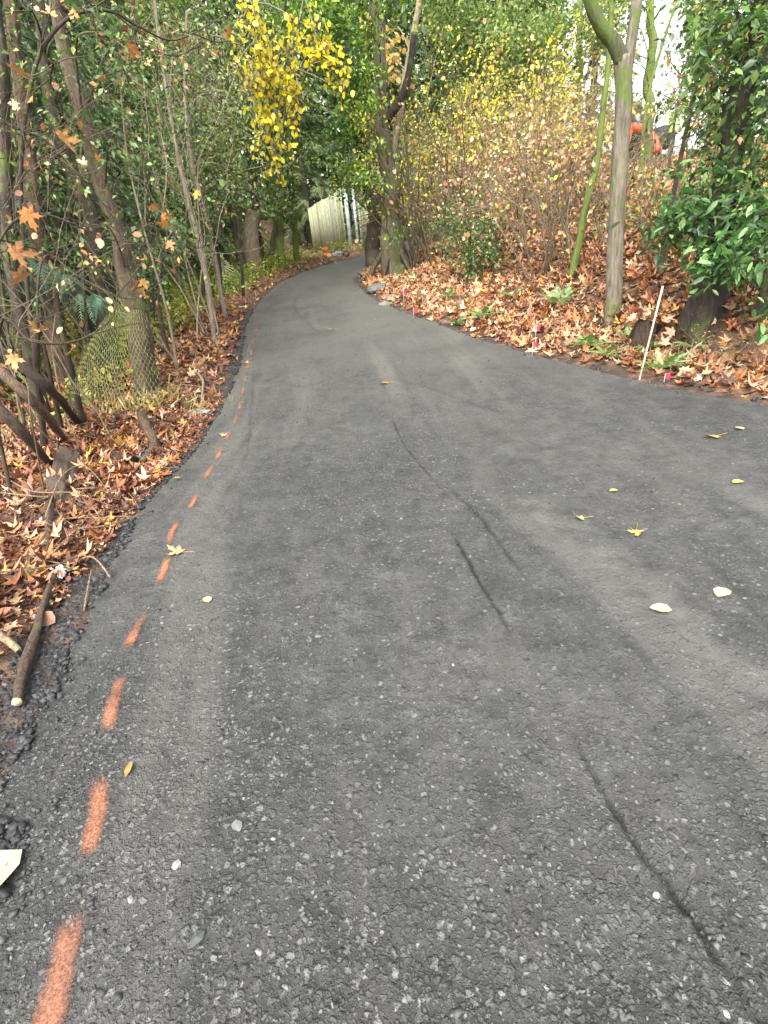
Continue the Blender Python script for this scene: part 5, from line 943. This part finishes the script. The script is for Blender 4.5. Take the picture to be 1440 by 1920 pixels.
# ================================================================== EXCAVATOR AND WORKER
EX = P(1192, 300, 19.5); EX[2] = thp(EX[0], EX[1]); root = empty('excavator', EX, 'small red orange excavator half hidden by shrubs on the bank top', 'excavator')
ORG = plain('orange_red_paint', (.62, .09, .035), .4, var=.1); BLK = plain('black_rubber', (.03, .03, .03), .7); DGL = plain('dark_glass', (.03, .035, .04), .15)
for s in (-1, 1):
    mb = MB(); c = EX+[0, s*.55, 0]; pr_ = [(-.9, .0), (-.98, .22), (-.85, .42), (.85, .42), (.98, .22), (.9, 0)]; V = [c+[x, y, z] for y in(-.15, .15) for x, z in pr_]; mb.faces(V, [tuple(range(6)), tuple(range(11, 5, -1))]+[(i, i+6, (i+1) % 6+6, (i+1) % 6) for i in range(6)]); part(mb, 'track', BLK, root)
mb = MB(); mb.box(EX+[.1, 0, .52], (1.2, .9, .16)); mb.box(EX+[.45, 0, .85], (.9, 1.25, .5)); mb.box(EX+[.75, 0, 1.0], (.35, 1.2, .6)); part(mb, 'body', BLK, root)
mb = MB(); mb.box(EX+[.05, .3, 1.35], (.85, .62, 1.25)); cabo = part(mb, 'cab', BLK, root); mb = MB(); mb.box(EX+[.05, -.025, 1.5], (.65, .03, .7)); part(mb, 'window', DGL, cabo); mb = MB(); mb.box(EX+[.05, .3, 2.0], (.95, .7, .07)); part(mb, 'cab_roof', BLK, root)
Bt = [P(1232, 285, 17.6), P(1222, 258, 17.6), P(1205, 242, 17.6), P(1183, 238, 17.6)]; mb = MB(); c = catmull(Bt, 6); mb.tube(c, np.linspace(.2, .15, len(c)), 4, (1, 1, 1)); part(mb, 'boom', ORG, root)
mb = MB(); mb.tube([Bt[-1], P(1178, 262, 17.5), P(1172, 285, 17.4)], .08, 4, (1, 1, 1)); part(mb, 'dipper_arm', ORG, root)
mb = MB(); e = P(1172, 290, 17.4); k = np.linspace(-.4, 2.6, 8); V = [e+[.28*math.cos(a), s*.22, -.28*math.sin(a)] for a in k for s in(-1, 1)]; V += [e+[.24*math.cos(a), s*.22, -.24*math.sin(a)] for a in k for s in(-1, 1)]
mb.faces(V, [(2*i, 2*i+1, 2*i+3, 2*i+2) for i in range(7)]+[(16+2*i, 18+2*i, 19+2*i, 17+2*i) for i in range(7)]+[tuple(2*i for i in range(8)), tuple(2*i+1 for i in range(7, -1, -1))]); part(mb, 'bucket', BLK, root)

def person(base, label, H=1.76):
    sc = H/1.76; root = empty('person', base, label, 'person')
    SK = plain('skin', (.5, .3, .22), .6, var=.05); JE = plain('dark_trousers', (.04, .05, .08), .8); VEST = plain('lime_vest', (.45, .8, .12), .6, var=.08); GREY = plain('grey_sleeve', (.3, .33, .36), .8); HW = plain('white_helmet', (.85, .85, .85), .3, var=.03); STR = plain('silver_band', (.6, .6, .6), .4)
    J = [((0, 0, .93), .14), ((0, 0, 1.12), .13), ((0, 0, 1.32), .165), ((0, -.01, 1.46), .07), ((0, -.02, 1.53), .058), ((0, -.03, 1.62), .092), ((0, -.035, 1.71), .085),
         ((.10, 0, .88), .095), ((.11, -.03, .50), .062), ((.12, .0, .09), .042), ((.125, -.14, .04), .035), ((-.10, 0, .88), .095), ((-.12, .03, .50), .062), ((-.13, .09, .09), .042), ((-.135, -.05, .04), .035),
         ((.19, 0, 1.40), .062), ((.24, .01, 1.14), .045), ((.22, -.16, .98), .032), ((.215, -.22, .95), .026), ((-.19, 0, 1.40), .062), ((-.25, .02, 1.13), .045), ((-.27, -.06, .90), .032), ((-.27, -.08, .84), .026)]
    E_ = [(0, 1), (1, 2), (2, 3), (3, 4), (4, 5), (5, 6), (0, 7), (7, 8), (8, 9), (9, 10), (0, 11), (11, 12), (12, 13), (13, 14), (2, 15), (15, 16), (16, 17), (17, 18), (2, 19), (19, 20), (20, 21), (21, 22)]
    for hnd, s, fwd in ((18, 1, (0, -.8, -.35)), (22, -1, (0, -.2, -1))):
        hp_ = np.array(J[hnd][0]); f_ = np.array(fwd)/np.linalg.norm(fwd)
        for k in range(5):
            o_ = np.array([(-.030+.018*k)*1., 0, 0]); L = [.06, .085, .09, .085, .065][k]
            if k == 0: a = hp_+[-s*.03, 0, 0]; L = .05
            else: a = hp_+o_+f_*.03
            i0 = len(J); J.append((tuple(a), .009)); J.append((tuple(a+f_*L*.5), .0085)); J.append((tuple(a+f_*L*.85+[0, 0, -.015]), .007)); E_ += [(hnd, i0), (i0, i0+1), (i0+1, i0+2)]
    me = D.meshes.new('body'); me.from_pydata([tuple(c*sc for c in v) for v, _ in J], E_, []); o = D.objects.new('body', me); COL.objects.link(o); o.parent = root
    m = o.modifiers.new('skin', 'SKIN'); m.use_smooth_shade = True
    for i, (v, r) in enumerate(J): me.skin_vertices[0].data[i].radius = (r*sc, r*sc)
    me.skin_vertices[0].data[0].use_root = True; s_ = o.modifiers.new('sub', 'SUBSURF'); s_.levels = s_.render_levels = 2
    dg = bpy.context.evaluated_depsgraph_get(); me2 = D.meshes.new_from_object(o.evaluated_get(dg)); o.modifiers.clear(); o.data = me2
    me2.materials.clear()
    for m_ in (SK, JE, GREY): me2.materials.append(m_)
    at = me2.color_attributes.new('Col', 'FLOAT_COLOR', 'POINT'); at.data.foreach_set('color', np.ones(len(me2.vertices)*4, np.float32))
    for p in me2.polygons: z = p.center.z/sc; x = abs(p.center.x)/sc; p.use_smooth = True; p.material_index = 1 if (z < .98 and x < .19) else (2 if (z > .99 or (x >= .19 and z > .93)) and z < 1.48 else 0)
    def sh(nm, prof, mt, y0=0, par=None, sx=1.25):
        mb = MB(); V = []; n = 20
        for r, z in prof: V += [(math.cos(a/n*TAU)*r*sx*sc, (math.sin(a/n*TAU)*r+y0)*sc, z*sc) for a in range(n)]
        mb.faces(V, [(i*n+j, i*n+(j+1) % n, (i+1)*n+(j+1) % n, (i+1)*n+j) for i in range(len(prof)-1) for j in range(n)]); oo = D.objects.new(nm, mb.mesh(nm, mt, True)); COL.objects.link(oo); oo.parent = par or root; return oo
    v = sh('vest', [(.150, .86), (.158, .95), (.15, 1.10), (.165, 1.25), (.17, 1.36), (.13, 1.45), (.07, 1.49)], VEST); sh('reflective_band', [(.168, 1.08), (.168, 1.13)], STR, par=v); sh('helmet', [(.135, 1.685), (.118, 1.695), (.115, 1.75), (.09, 1.81), (.04, 1.845), (.001, 1.85)], HW, -.035, sx=1.)
    return root, o
wp = P(1256, 300, 18.6); zz = thp(wp[0], wp[1]); wp[2] = zz
pr_, bo = person(wp, 'worker in lime green vest and white helmet standing beside the excavator')
pr_.rotation_euler.z = 1.1

# ================================================================== LIGHT, SKY, CAMERA
W = D.worlds.new('World'); SC.world = W; W.use_nodes = True; nt = W.node_tree; nt.nodes.clear()
sky = nt.nodes.new('ShaderNodeTexSky'); sky.sky_type = 'NISHITA'; sky.sun_disc = False
sky.sun_elevation = math.radians(52); sky.sun_rotation = math.radians(200); sky.air_density = 1.; sky.dust_density = 4.
hs = nt.nodes.new('ShaderNodeHueSaturation'); hs.inputs['Saturation'].default_value = .25; nt.links.new(sky.outputs[0], hs.inputs['Color'])
bg = nt.nodes.new('ShaderNodeBackground'); bg.inputs['Strength'].default_value = .15; nt.links.new(hs.outputs[0], bg.inputs[0])
wo = nt.nodes.new('ShaderNodeOutputWorld'); nt.links.new(bg.outputs[0], wo.inputs[0])
from mathutils import Vector, Matrix
sl = D.lights.new('sun', 'SUN'); sl.energy = 1.2; sl.angle = math.radians(45); sl.color = (1, .97, .92)
so = D.objects.new('sun', sl); COL.objects.link(so)
el, az = math.radians(52), math.radians(200)
sd = Vector((math.sin(az)*math.cos(el), math.cos(az)*math.cos(el), math.sin(el)))
so.rotation_euler = sd.to_track_quat('Z', 'Y').to_euler(); so.location = (0, 0, 30)
cam = D.cameras.new('camera'); co = D.objects.new('camera', cam); COL.objects.link(co)
cam.sensor_fit = 'VERTICAL'; cam.sensor_height = 24.; cam.lens = 24.*F/1920.; cam.clip_end = 500; cam.clip_start = .05
Rm = Matrix((cr, cu, -cf)).transposed(); co.matrix_world = Matrix.Translation(EYE) @ Rm.to_4x4(); SC.camera = co
SC.view_settings.view_transform = 'Standard'; SC.view_settings.look = 'None'; SC.view_settings.gamma = 1; SC.view_settings.exposure = EXPO
SC.render.resolution_x = 768; SC.render.resolution_y = 1024
SC.render.engine = 'CYCLES'; SC.cycles.max_bounces = 8; SC.cycles.diffuse_bounces = 5; SC.cycles.transparent_max_bounces = 6
